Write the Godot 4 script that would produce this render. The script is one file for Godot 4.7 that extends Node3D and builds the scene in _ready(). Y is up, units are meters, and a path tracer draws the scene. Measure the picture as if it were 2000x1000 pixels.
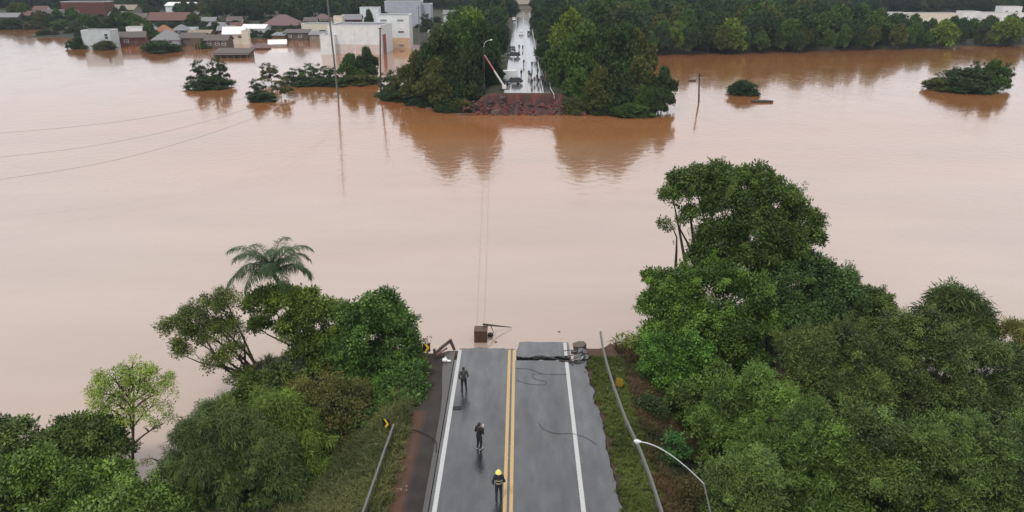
extends Node3D
# A flooded river seen from a drone: broken highway in front, washed-out bank, town and forest behind.

var used := {}
var rng := RandomNumberGenerator.new()
var M := {}
var fn := FastNoiseLite.new()
var fine := FastNoiseLite.new()

# ---------------------------------------------------------------- mesh helpers
class MB:
	var v := PackedVector3Array()
	var n := PackedVector3Array()
	var c := PackedColorArray()
	var uv := PackedVector2Array()
	var idx := PackedInt32Array()
	var col := Color.WHITE
	func vert(p: Vector3, nn: Vector3, t := Vector2.ZERO) -> int:
		v.append(p); n.append(nn); c.append(col); uv.append(t)
		return v.size() - 1
	func face(a: int, b: int, d: int) -> void:
		var want := n[a] + n[b] + n[d]
		if (v[d] - v[a]).cross(v[b] - v[a]).dot(want) < 0.0:
			idx.append(a); idx.append(d); idx.append(b)
		else:
			idx.append(a); idx.append(b); idx.append(d)
	func tri(a: Vector3, b: Vector3, d: Vector3, hint: Vector3) -> void:
		var nn := (d - a).cross(b - a).normalized()
		if nn.dot(hint) < 0.0: nn = -nn
		face(vert(a, nn), vert(b, nn), vert(d, nn))
	func quad(a: Vector3, b: Vector3, d: Vector3, e: Vector3, hint: Vector3) -> void:
		var nn := (d - a).cross(b - a).normalized()
		if nn.dot(hint) < 0.0: nn = -nn
		var i := vert(a, nn, Vector2(0, 0)); var j := vert(b, nn, Vector2(1, 0)); var k := vert(d, nn, Vector2(1, 1)); var l := vert(e, nn, Vector2(0, 1))
		face(i, j, k); face(i, k, l)
	func box(at: Vector3, size: Vector3, bs := Basis.IDENTITY) -> void:
		var h := size / 2.0
		for ax in 3:
			for s in [-1.0, 1.0]:
				var u := Vector3.ZERO; var w := Vector3.ZERO; var o := Vector3.ZERO
				o[ax] = h[ax] * s
				u[(ax + 1) % 3] = h[(ax + 1) % 3]
				w[(ax + 2) % 3] = h[(ax + 2) % 3]
				quad(at + bs * (o - u - w), at + bs * (o + u - w), at + bs * (o + u + w), at + bs * (o - u + w), bs * o)
	func tube(pts: Array, radii: Array, sides := 8) -> void:
		var prev := Vector3.UP
		var rings := []
		for i in pts.size():
			var d: Vector3 = (pts[mini(i + 1, pts.size() - 1)] - pts[maxi(i - 1, 0)]).normalized()
			if i == 0: prev = Vector3.RIGHT if absf(d.x) < 0.8 else Vector3.BACK
			var s := (prev - d * prev.dot(d)).normalized()
			prev = s
			var t := d.cross(s)
			var ring := []
			for k in sides:
				var a := TAU * k / sides
				var o := s * cos(a) + t * sin(a)
				ring.append(vert(pts[i] + o * float(radii[i]), o))
			rings.append(ring)
		for i in pts.size() - 1:
			for k in sides:
				var q := (k + 1) % sides
				face(rings[i][k], rings[i][q], rings[i + 1][q])
				face(rings[i][k], rings[i + 1][q], rings[i + 1][k])
		for e in [0, pts.size() - 1]:
			var out: Vector3 = (pts[0] - pts[1]) if e == 0 else (pts[e] - pts[e - 1])
			out = out.normalized()
			var m := vert(pts[e], out)
			var r2 := []
			for k in sides: r2.append(vert(v[rings[e][k]], out))
			for k in sides: face(m, r2[k], r2[(k + 1) % sides])
	func rod(a: Vector3, b: Vector3, r: float, r2 := -1.0, sides := 8) -> void:
		tube([a, b], [r, r if r2 < 0.0 else r2], sides)
	func sweep(profile: Array, path: Array, thick := 0.0) -> void:
		# profile: points (side, up) of an open strip carried along the path
		var rows := []
		for i in path.size():
			var d: Vector3 = (path[mini(i + 1, path.size() - 1)] - path[maxi(i - 1, 0)])
			d.y = 0
			d = d.normalized()
			var s := d.cross(Vector3.UP)
			var row := []
			for p in profile: row.append(path[i] + s * p.x + Vector3.UP * p.y)
			rows.append([row, s])
		for i in path.size() - 1:
			for k in profile.size() - 1:
				var a: Vector3 = rows[i][0][k]; var b: Vector3 = rows[i][0][k + 1]
				var d: Vector3 = rows[i + 1][0][k + 1]; var e: Vector3 = rows[i + 1][0][k]
				var nn := (d - a).cross(b - a).normalized()
				quad(a, b, d, e, nn)
				if thick > 0.0: quad(a - nn * thick, b - nn * thick, d - nn * thick, e - nn * thick, -nn)
	func blob(at: Vector3, r: Vector3, seg := 8, rings := 6, noise: FastNoiseLite = null, amp := 0.0, from := 0.0) -> void:
		var grid := []
		for i in rings + 1:
			var row := []
			var th := lerpf(from, PI, float(i) / rings)
			for k in seg:
				var d := Vector3(sin(th) * cos(TAU * k / seg), cos(th), sin(th) * sin(TAU * k / seg))
				var s := 1.0 + (amp * noise.get_noise_3dv(d * 1.5 + at * 3.0) if noise else 0.0)
				row.append(vert(at + d * r * s, (d / r).normalized()))
			grid.append(row)
		for i in rings:
			for k in seg:
				var q := (k + 1) % seg
				if i > 0 or from > 0.0: face(grid[i][k], grid[i][q], grid[i + 1][q])
				if i < rings - 1: face(grid[i][k], grid[i + 1][q], grid[i + 1][k])
	func mesh(mat: Material, with_normals := true) -> ArrayMesh:
		var a := []
		a.resize(Mesh.ARRAY_MAX)
		a[Mesh.ARRAY_VERTEX] = v
		if with_normals: a[Mesh.ARRAY_NORMAL] = n
		a[Mesh.ARRAY_COLOR] = c
		a[Mesh.ARRAY_TEX_UV] = uv
		a[Mesh.ARRAY_INDEX] = idx
		var m := ArrayMesh.new()
		m.add_surface_from_arrays(Mesh.PRIMITIVE_TRIANGLES, a)
		m.surface_set_material(0, mat)
		return m

func numbered(called: String) -> String:
	var k: int = used.get(called, 0)
	used[called] = k + 1
	return called if k == 0 else "%s_%03d" % [called, k]

func tag(o: Node, label: String, category: String, group := "", kind := "") -> Node:
	o.set_meta("label", label)
	if category: o.set_meta("category", category)
	if group: o.set_meta("group", group)
	if kind: o.set_meta("kind", kind)
	return o

func thing(called: String, label: String, category: String, at := Vector3.ZERO, turn := 0.0, group := "") -> Node3D:
	var o := Node3D.new()
	o.name = numbered(called)
	add_child(o)
	o.position = at
	o.rotation.y = turn
	tag(o, label, category, group)
	return o

func part(called: String, b: MB, mat: Material, parent: Node, normals := true) -> MeshInstance3D:
	var o := MeshInstance3D.new()
	o.name = called
	o.mesh = b.mesh(mat, normals)
	parent.add_child(o, true)
	return o

func whole(called: String, b: MB, mat: Material, label: String, category: String, group := "") -> MeshInstance3D:
	var o := MeshInstance3D.new()
	o.name = numbered(called)
	o.mesh = b.mesh(mat)
	add_child(o)
	tag(o, label, category, group)
	return o

func struct(called: String, b: MB, mat: Material, label := "") -> MeshInstance3D:
	var o := MeshInstance3D.new()
	o.name = numbered(called)
	o.mesh = b.mesh(mat)
	add_child(o)
	o.set_meta("kind", "structure")
	if label: o.set_meta("label", label)
	return o

func lin(r: float, g: float, b: float) -> Color: return Color(r, g, b).linear_to_srgb()

func mat(r: float, g: float, b: float, rough := 0.8, metal := 0.0, spec := 0.5) -> StandardMaterial3D:
	var m := StandardMaterial3D.new()
	m.albedo_color = lin(r, g, b)
	m.roughness = rough
	m.metallic = metal
	m.metallic_specular = spec
	return m

func noise_tex(sd: int, freq: float, lo: Color, hi: Color, size := 512, octaves := 5, normal := false, strength := 4.0) -> NoiseTexture2D:
	var f := FastNoiseLite.new()
	f.seed = sd; f.frequency = freq; f.fractal_octaves = octaves
	f.noise_type = FastNoiseLite.TYPE_SIMPLEX_SMOOTH
	var t := NoiseTexture2D.new()
	t.width = size; t.height = size; t.seamless = true; t.noise = f
	if normal:
		t.as_normal_map = true; t.bump_strength = strength
	else:
		var g := Gradient.new()
		g.set_color(0, lo); g.set_color(1, hi)
		t.color_ramp = g
	return t

func grey(x: float) -> Color: return Color(x, x, x)

# weathered material: colour times a blotchy texture laid on in world metres
func worn(r: float, g: float, b: float, tex: Texture2D, tile := 4.0, rough := 0.85) -> StandardMaterial3D:
	var m := mat(r, g, b, rough)
	m.albedo_texture = tex
	m.uv1_triplanar = true
	m.uv1_world_triplanar = true
	m.uv1_scale = Vector3.ONE / tile
	return m

# ---------------------------------------------------------------- foliage
func leaf_cluster(sd: int, count: int, radius: float, length: float, width: float, droop: float) -> ArrayMesh:
	var r := RandomNumberGenerator.new()
	r.seed = sd
	var b := MB.new()
	for i in count:
		var d := Vector3(r.randfn(), r.randfn() * 0.75 + 0.15, r.randfn()).normalized()
		var at := d * radius * pow(r.randf(), 0.45)
		at.y -= droop * Vector2(at.x, at.z).length() * 0.7
		var out := (d + Vector3(r.randfn(), r.randfn(), r.randfn()) * 0.5 + Vector3.DOWN * droop).normalized()
		var nn := (Vector3.UP * 0.75 + Vector3(r.randfn(), r.randfn(), r.randfn()) * 0.55 + d * 0.3).normalized()
		var side := out.cross(nn).normalized()
		if side.length() < 0.5: side = Vector3.RIGHT
		nn = side.cross(out).normalized()
		var l := length * r.randf_range(0.7, 1.25)
		var w := width * r.randf_range(0.75, 1.2) * 0.5
		var tone := r.randf_range(0.86, 1.14)
		b.col = Color(tone * r.randf_range(0.92, 1.1), tone, tone * r.randf_range(0.85, 1.1))
		var k := b.v.size()
		var mid := at + out * l * 0.45
		for p in [at, mid + side * w - nn * w * 0.3, at + out * l - nn * l * 0.12, mid - side * w - nn * w * 0.3]:
			b.vert(p, nn)
		for q in [0, 1, 2, 0, 2, 3]: b.idx.append(k + q)
	return b.mesh(M.leaf, false)

func leaf_material(tint := Color.WHITE, gloss := 0.36, rough := 0.48) -> StandardMaterial3D:
	var m := StandardMaterial3D.new()
	m.albedo_color = tint.linear_to_srgb()
	m.vertex_color_use_as_albedo = true
	m.roughness = rough
	m.metallic_specular = gloss
	m.cull_mode = BaseMaterial3D.CULL_DISABLED
	m.backlight_enabled = true
	m.backlight = Color(0.42, 0.5, 0.3)
	return m

# lobes: [centre, radius] pairs; returns [transforms, colours] of leaf clusters on the puffs that stud the lobes
func crown_points(lobes: Array, sd: int, o: Dictionary) -> Array:
	var r := RandomNumberGenerator.new()
	r.seed = sd
	var xf: Array[Transform3D] = []
	var cl := PackedColorArray()
	var dens: float = o.get("dens", 3.4)
	var c1: Color = o.c1
	var c2: Color = o.c2
	var size: float = o.get("size", 1.0)
	var sq: float = o.get("squash", 0.86)
	for li in lobes.size():
		var R: float = lobes[li][1]
		var lobe_mix := r.randf()
		# every lobe carries boughs, every bough puffs of leaves, with dark gaps between
		var boughs := 15 if R > 0.9 * size else 7
		if o.has("boughs"): boughs = o.boughs
		for s_ in boughs:
			var y0 := r.randf_range(-0.45, 1.0)
			var a0 := r.randf() * TAU
			var d0 := Vector3(sqrt(1.0 - y0 * y0) * cos(a0), y0, sqrt(1.0 - y0 * y0) * sin(a0))
			var br := R * r.randf_range(0.34, 0.56)
			var c: Vector3 = lobes[li][0] + d0 * (R - br * 0.9) * Vector3(1, 0.9, 1)
			var buried := false
			for lj in lobes.size():
				if lj != li and c.distance_to(lobes[lj][0]) < lobes[lj][1] * 0.55: buried = true
			if buried and r.randf() < 0.75: continue
			var bough_mix := r.randf()
			var pr: float = clampf(br * 0.5, 0.2 * size, o.get("puff", 1.2))
			var puffs := int(ceilf(3.0 * br * br / (pr * pr) * o.get("fill", 1.0)))
			for p in puffs:
				var y := r.randf_range(-0.5, 1.0)
				var a := r.randf() * TAU
				var d := Vector3(sqrt(1.0 - y * y) * cos(a), y, sqrt(1.0 - y * y) * sin(a))
				if d.dot(d0) < -0.4: continue
				var pc := c + d * maxf(br - pr * 0.7, 0.05) * r.randf_range(0.8, 1.12) * Vector3(1, sq, 1)
				var q := pr * r.randf_range(0.6, 1.15) * float(o.get("loose", 1.0))
				var tone := clampf(lobe_mix * 0.3 + bough_mix * 0.35 + r.randf() * 0.5 - 0.1, 0.0, 1.0)
				var pcol := c1.lerp(c2, tone * tone * 0.6 + tone * 0.4)
				var want := dens * 9.0 * q * q / (size * size * float(o.get("loose", 1.0)) ** 2.0)
				var count := int(want) + (1 if r.randf() < want - int(want) else 0)
				for k in count:
					var e := Vector3(r.randfn(), r.randfn() + 0.6, r.randfn()).normalized()
					if e.dot(d) < -0.5: continue
					var at := pc + e * q * r.randf_range(0.55, 1.1) * Vector3(1, sq, 1)
					var s: float = size * (0.55 + 0.95 * pow(r.randf(), 1.6))
					var up := (e * 0.7 + Vector3.UP * 0.6 + Vector3(r.randfn(), r.randfn(), r.randfn()) * 0.25).normalized()
					var right := up.cross(Vector3(r.randfn(), r.randfn(), r.randfn())).normalized()
					if o.get("droop", 0.0) > 0.0: up = (Vector3.UP + e * 0.25).normalized(); right = up.cross(Vector3(r.randfn(), 0.1, r.randfn())).normalized()
					xf.append(Transform3D(Basis(right * s, up * s, right.cross(up).normalized() * s), at))
					var w := r.randf_range(0.91, 1.09)
					cl.append(Color(pcol.r * w, pcol.g * w, pcol.b * w))
			# shoots that break the outline
			if r.randf() < float(o.get("shoots", 0.55)):
				var sd_ := (d0 + Vector3(r.randfn(), absf(r.randfn()) * 0.6, r.randfn()) * 0.45).normalized()
				var reach := br * r.randf_range(1.25, 1.9)
				var scol := c1.lerp(c2, r.randf_range(0.2, 0.9))
				var steps := int(3 + reach / (0.35 * size))
				for k in steps:
					var at := c + sd_ * lerpf(br * 0.7, reach, float(k) / steps) + Vector3(r.randfn(), r.randfn(), r.randfn()) * 0.12 * size
					var s: float = size * r.randf_range(0.4, 0.85)
					var right := sd_.cross(Vector3(r.randfn(), r.randfn(), r.randfn())).normalized()
					xf.append(Transform3D(Basis(right * s, sd_ * s, right.cross(sd_).normalized() * s), at))
					cl.append(scol)
	return [xf, cl]

func cloud_of(called: String, m: Mesh, pts: Array, parent: Node) -> MultiMeshInstance3D:
	var mm := MultiMesh.new()
	mm.transform_format = MultiMesh.TRANSFORM_3D
	mm.use_colors = true
	mm.mesh = m
	mm.instance_count = pts[0].size()
	for i in pts[0].size():
		mm.set_instance_transform(i, pts[0][i])
		mm.set_instance_color(i, pts[1][i])
	var o := MultiMeshInstance3D.new()
	o.name = called
	o.multimesh = mm
	o.set_meta("kind", "stuff")
	parent.add_child(o, true)
	return o

func limb(b: MB, from: Vector3, to: Vector3, r0: float, r1: float, sag: float, r: RandomNumberGenerator, twigs := 0, reach := 9.0) -> void:
	var pts := []
	var rad := []
	var side := Vector3(r.randfn(), 0, r.randfn()) * from.distance_to(to) * 0.06
	for i in 6:
		var t := i / 5.0
		pts.append(from.lerp(to, t) + Vector3.UP * sag * sin(t * PI) + side * sin(t * PI * 1.7))
		rad.append(lerpf(r0, r1, t))
	b.tube(pts, rad, 6)
	for k in twigs:
		var t := r.randf_range(0.45, 1.0)
		var at := from.lerp(to, t) + Vector3.UP * sag * sin(t * PI)
		var l := minf(from.distance_to(to) * r.randf_range(0.25, 0.5), reach)
		var d := ((to - from).normalized() * 0.6 + Vector3(r.randfn(), absf(r.randfn()) * 0.6 + 0.1, r.randfn()) * 0.7).normalized()
		b.tube([at, at + d * l * 0.5 + Vector3.UP * 0.05, at + d * l], [r1 * 1.1, r1 * 0.8, r1 * 0.35], 5)

func near_tree(called: String, label: String, foot: Vector3, lobes: Array, o: Dictionary) -> Node3D:
	var t := thing(called, label, o.get("cat", "tree"), foot, 0.0, o.get("group", ""))
	var r := RandomNumberGenerator.new()
	r.seed = hash(label)
	var local := []
	var mid := Vector3.ZERO
	var low := 1e9
	for l in lobes:
		local.append([l[0] - foot, l[1]])
		mid += (l[0] - foot) / lobes.size()
		low = minf(low, l[0].y - foot.y)
	var tb := MB.new()
	var thick: float = o.get("trunk", 0.16)
	var fork := Vector3(mid.x * 0.45, maxf(low * 0.6, 0.5), mid.z * 0.45)
	var high := fork
	if o.get("central", false):
		for l in local:
			if l[0].y > high.y: high = l[0]
		fork = Vector3(0, maxf(low * 0.8, 0.5), 0)
		limb(tb, Vector3(0, -1.2, 0), high, thick * 1.3, 0.03, 0.0, r)
	else: limb(tb, Vector3(0, -1.2, 0), fork, thick * 1.3, thick * 0.85, 0.0, r)
	part("trunk", tb, o.get("bark", M.bark), t)
	var bb := MB.new()
	for l in local:
		var tip: Vector3 = l[0] + Vector3.UP * l[1] * 0.25
		var from := fork - Vector3.UP * 0.15
		if o.get("central", false): from = Vector3.ZERO.lerp(high, clampf((tip.y - 1.6) / high.y, 0.3, 0.9))
		limb(bb, from, tip, thick * 0.6, 0.03, l[1] * 0.15, r, o.get("twigs", 2), l[1] * 0.75)
	part("branches", bb, o.get("bark", M.bark), t)
	cloud_of("crown", o.mesh, crown_points(local, hash(label) + 7, o), t)
	return t

# a far tree of height 1 and crown width 1, baked into one crown mesh so that copies are cheap
func proto_tree(sd: int, lobes: Array, size: float, dens: float, leaf: ArrayMesh, puff: float, trunk := 0.02, loose := 1.0) -> Node3D:
	var t := Node3D.new()
	var pts := crown_points(lobes, sd, {"dens": dens, "size": size, "puff": puff, "loose": loose, "squash": 1.1, "shoots": 0.35, "c1": Color(0.5, 0.54, 0.5), "c2": Color(1.55, 1.5, 1.2)})
	var src := leaf.surface_get_arrays(0)
	var sv: PackedVector3Array = src[Mesh.ARRAY_VERTEX]
	var sc: PackedColorArray = src[Mesh.ARRAY_COLOR]
	var si: PackedInt32Array = src[Mesh.ARRAY_INDEX]
	var b := MB.new()
	for i in pts[0].size():
		var x: Transform3D = pts[0][i]
		var tint: Color = pts[1][i]
		var k := b.v.size()
		for q in sv.size():
			b.v.append(x * sv[q])
			b.c.append(sc[q] * tint)
		for q in si: b.idx.append(q + k)
	b.n.resize(b.v.size())
	b.uv.resize(b.v.size())
	var tb := MB.new()
	var r := RandomNumberGenerator.new()
	r.seed = sd
	limb(tb, Vector3(0, -0.1, 0), Vector3(0, 0.55, 0), trunk * 1.3, trunk * 0.7, 0.0, r)
	for l in lobes: limb(tb, Vector3(0, 0.3, 0), l[0], trunk * 0.6, trunk * 0.2, 0.02, r)
	part("trunk", tb, M.bark, t)
	part("crown", b, M.leaf, t, false)
	return t

func far_tree(proto: Node3D, called: String, label: String, at: Vector3, h: float, w: float, tint: Material, group := "", category := "tree") -> Node3D:
	var o: Node3D = proto.duplicate()
	o.name = numbered(called)
	add_child(o)
	o.position = at
	o.rotation.y = rng.randf() * TAU
	o.scale = Vector3(w, h, w)
	(o.get_node("crown") as MeshInstance3D).material_override = tint
	tag(o, label, category, group)
	return o

# ---------------------------------------------------------------- people
# skin of a field of tapered capsules, joined smoothly and meshed as surface nets
func body_mesh(bones: Array, cell: float, grow: float, colour: Callable) -> MB:
	var lo := Vector3.ONE * 1e9
	var hi := -lo
	for q in bones:
		var rr: float = maxf(q[2], q[3]) + grow + cell * 3.0
		for p in [q[0], q[1]]:
			lo = lo.min(p - Vector3.ONE * rr)
			hi = hi.max(p + Vector3.ONE * rr)
	var nx := int((hi.x - lo.x) / cell) + 2
	var ny := int((hi.y - lo.y) / cell) + 2
	var nz := int((hi.z - lo.z) / cell) + 2
	var f := PackedFloat32Array()
	f.resize(nx * ny * nz)
	f.fill(1.0)
	for q in bones:
		var a: Vector3 = q[0]; var ab: Vector3 = q[1] - q[0]
		var ra: float = q[2] + grow; var rb: float = q[3] + grow
		var l2 := maxf(ab.length_squared(), 1e-6)
		var m := maxf(ra, rb) + 0.05
		var blo: Vector3 = ((q[0] as Vector3).min(q[1]) - Vector3.ONE * m - lo) / cell
		var bhi: Vector3 = ((q[0] as Vector3).max(q[1]) + Vector3.ONE * m - lo) / cell
		for z in range(maxi(int(blo.z), 0), mini(int(bhi.z) + 2, nz)):
			for y in range(maxi(int(blo.y), 0), mini(int(bhi.y) + 2, ny)):
				for x in range(maxi(int(blo.x), 0), mini(int(bhi.x) + 2, nx)):
					var p := lo + Vector3(x, y, z) * cell
					var t := clampf((p - a).dot(ab) / l2, 0.0, 1.0)
					var d := p.distance_to(a + ab * t) - lerpf(ra, rb, t)
					var i := x + nx * (y + ny * z)
					var e := f[i]
					var k := 0.035
					var h := maxf(k - absf(d - e), 0.0) / k
					f[i] = minf(d, e) - h * h * k * 0.25
	var b := MB.new()
	var at := {}
	var corner := [0, 1, nx, nx + 1, nx * ny, nx * ny + 1, nx * ny + nx, nx * ny + nx + 1]
	for z in nz - 1:
		for y in ny - 1:
			for x in nx - 1:
				var i := x + nx * (y + ny * z)
				var inside := 0
				for k in 8:
					if f[i + corner[k]] < 0.0: inside += 1
				if inside == 0 or inside == 8: continue
				var sum := Vector3.ZERO
				var cnt := 0
				for k in 8:
					for ax in 3:
						if k & (1 << ax): continue
						var k2: int = k | (1 << ax)
						var u := f[i + corner[k]]
						var w := f[i + corner[k2]]
						if (u < 0.0) == (w < 0.0): continue
						var p := Vector3(k & 1, (k >> 1) & 1, (k >> 2) & 1)
						p[ax] += u / (u - w)
						sum += p
						cnt += 1
				var g := Vector3.ZERO
				for k in 8: g += f[i + corner[k]] * (Vector3(k & 1, (k >> 1) & 1, (k >> 2) & 1) - Vector3.ONE * 0.5)
				var where := lo + (Vector3(x, y, z) + sum / cnt) * cell
				b.col = colour.call(where)
				at[i] = b.vert(where, g.normalized())
	for i in at:
		for ax in 3:
			var step: int = [1, nx, nx * ny][ax]
			if (f[i] < 0.0) == (f[i + step] < 0.0): continue
			var s1: int = [nx, nx * ny, 1][ax]
			var s2: int = [nx * ny, 1, nx][ax]
			if at.has(i - s1) and at.has(i - s2) and at.has(i - s1 - s2):
				b.face(at[i], at[i - s1], at[i - s1 - s2])
				b.face(at[i], at[i - s1 - s2], at[i - s2])
	return b

# pose: hands and feet as points; the figure faces -z
func skeleton(p: Dictionary) -> Dictionary:
	var s := {}
	var lean: float = p.get("lean", 0.0)
	s.pelvis = Vector3(0, 0.93, 0)
	s.chest = Vector3(0, 1.27, -lean * 0.6)
	s.neck = Vector3(0, 1.47, -lean)
	s.head = Vector3(p.get("turn", 0.0) * 0.02, 1.63, -lean * 1.2 - 0.02)
	for k in 2:
		var w := -1.0 if k == 0 else 1.0
		var n := "l" if k == 0 else "r"
		s["hip" + n] = Vector3(0.09 * w, 0.9, 0)
		s["foot" + n] = p["foot" + n]
		s["knee" + n] = (s["hip" + n] as Vector3).lerp(p["foot" + n] + Vector3(0, 0.08, 0), 0.5) + Vector3(0.01 * w, 0, -0.03)
		s["sho" + n] = Vector3(0.185 * w, 1.41, -lean * 0.9)
		s["hand" + n] = p["hand" + n]
		s["elbow" + n] = p["elbow" + n]
	return s

func band_mesh(at: Vector3, r: float) -> MB:
	var b := MB.new()
	for k in 20:
		var a := TAU * k / 20.0; var c := TAU * (k + 1) / 20.0
		var p := at + Vector3(cos(a) * r, 0, sin(a) * r); var q := at + Vector3(cos(c) * r, 0, sin(c) * r)
		var h := Vector3(0, 0.028, 0)
		b.quad(p - h, q - h, q + h, p + h, (p + q) / 2.0 - at)
	return b

func make_person(called: String, label: String, at: Vector3, turn: float, p: Dictionary, cell := 0.02) -> Node3D:
	var t := thing(called, label, "person", at, turn, p.get("group", ""))
	var s := skeleton(p)
	var torso := [[s.pelvis, s.chest, 0.125, 0.14], [s.chest, s.neck, 0.14, 0.07], [s.shol, s.shor, 0.075, 0.075]]
	var legs := []
	var arms := []
	var feet := []
	for n in ["l", "r"]:
		var ankle: Vector3 = s["foot" + n] + Vector3(0, 0.085, 0.04)
		legs.append_array([[s["hip" + n], s["knee" + n], 0.095, 0.06], [s["knee" + n], ankle, 0.06, 0.042]])
		feet.append([ankle - Vector3(0, 0.045, -0.01), s["foot" + n] + Vector3(0.02 * (-1 if n == "l" else 1), 0.035, -0.15), 0.046, 0.034])
		arms.append_array([[s["sho" + n], s["elbow" + n], 0.056, 0.042], [s["elbow" + n], s["hand" + n], 0.042, 0.028]])
	var head := [[s.head + Vector3(0, 0.03, 0.015), s.head + Vector3(0, -0.05, -0.015), 0.092, 0.062], [s.neck, s.head - Vector3(0, 0.05, 0), 0.055, 0.05],
		[s.head + Vector3(0, -0.01, -0.085), s.head + Vector3(0, -0.035, -0.105), 0.012, 0.016]]
	for w in [-1.0, 1.0]: head.append([s.head + Vector3(0.09 * w, -0.01, 0.01), s.head + Vector3(0.093 * w, -0.035, 0.01), 0.018, 0.013])
	var all := torso + legs + arms + feet + head
	var skin: Color = p.get("skin", Color(0.36, 0.19, 0.12))
	var face_at: Vector3 = s.head
	var tint := func(q: Vector3) -> Color:
		var d := q - face_at
		if d.z < -0.06 and absf(d.y) < 0.014 and absf(absf(d.x) - 0.033) < 0.013: return Color(0.02, 0.015, 0.015)
		if d.z < -0.05 and absf(d.y + 0.068) < 0.009 and absf(d.x) < 0.028: return Color(0.22, 0.07, 0.06)
		return skin
	var b := body_mesh(all, cell, 0.0, tint)
	b.col = skin
	for n in ["l", "r"]:
		var w := -1.0 if n == "l" else 1.0
		var h: Vector3 = s["hand" + n]
		var d: Vector3 = (h - s["elbow" + n]).normalized()
		var across := d.cross(Vector3(0, 0, 1) if absf(d.z) < 0.8 else Vector3.UP).normalized()
		var curl: Vector3 = d.cross(across).normalized() * (1.0 if p.get("grip", false) else 0.5)
		if curl.z > 0.0: curl = -curl
		b.tube([h - d * 0.02, h + d * 0.045, h + d * 0.09], [0.028, 0.036, 0.03], 8)
		for k in 4:
			var base := h + d * 0.08 + across * (k - 1.5) * 0.017
			var fl: float = [0.068, 0.078, 0.074, 0.058][k]
			b.tube([base, base + (d + curl * 0.35).normalized() * fl * 0.5, base + (d + curl * 0.35).normalized() * fl * 0.5 + (d * 0.6 + curl).normalized() * fl * 0.5], [0.009, 0.0085, 0.007], 6)
		var th := h + d * 0.025 - across * 0.03 * w
		b.tube([th, th + (d * 0.5 - across * w + curl * 0.4).normalized() * 0.035, th + (d - across * w * 0.4 + curl * 0.6).normalized() * 0.062], [0.012, 0.01, 0.008], 6)
	part("body", b, M.skin, t)
	var white := func(_q: Vector3) -> Color: return Color.WHITE
	var tr := [[s.pelvis + Vector3(0, 0.06, 0), s.pelvis, 0.125, 0.13]] + legs
	part("trousers", body_mesh(tr, cell, 0.013, white), p.trousers, t)
	var sleeves := arms.duplicate(true)
	for k in [1, 3]: sleeves[k][1] = (sleeves[k][0] as Vector3).lerp(sleeves[k][1], 0.9)
	var cut := torso.duplicate(true)
	cut[1][1] = (cut[1][0] as Vector3).lerp(cut[1][1], 0.85)
	part("jacket", body_mesh(cut + sleeves, cell, 0.02, white), p.jacket, t)
	for q in feet: part("shoe", body_mesh([q], cell * 0.7, 0.012, white), p.shoes, t)
	if p.has("band"):
		for y in [0.0, -0.17]:
			var at_: Vector3 = (s.pelvis as Vector3).lerp(s.chest, 0.9 + y * 3.0)
			part("reflective_band", band_mesh(at_, 0.172 if y == 0.0 else 0.164), p.band, t)
	if p.has("helmet"):
		var hb := MB.new()
		hb.blob(s.head + Vector3(0, 0.05, 0.01), Vector3(0.135, 0.125, 0.15), 16, 10)
		hb.blob(s.head + Vector3(0, 0.03, 0.02), Vector3(0.17, 0.02, 0.2), 16, 6)
		for k in 5:
			var q: float = (k - 2) * 0.35
			hb.rod(s.head + Vector3(0, 0.05 + 0.135 * cos(q), 0.01 + 0.16 * sin(q)), s.head + Vector3(0, 0.05 + 0.135 * cos(q + 0.35), 0.01 + 0.16 * sin(q + 0.35)), 0.014, -1, 6)
		part("helmet", hb, p.helmet, t)
	else:
		part("hair", body_mesh([[s.head + Vector3(0, 0.055, 0.03), s.head + Vector3(0, -0.01, 0.05), 0.09, 0.075]], cell * 0.7, 0.006, white), M.hair, t)
	return t

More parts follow.
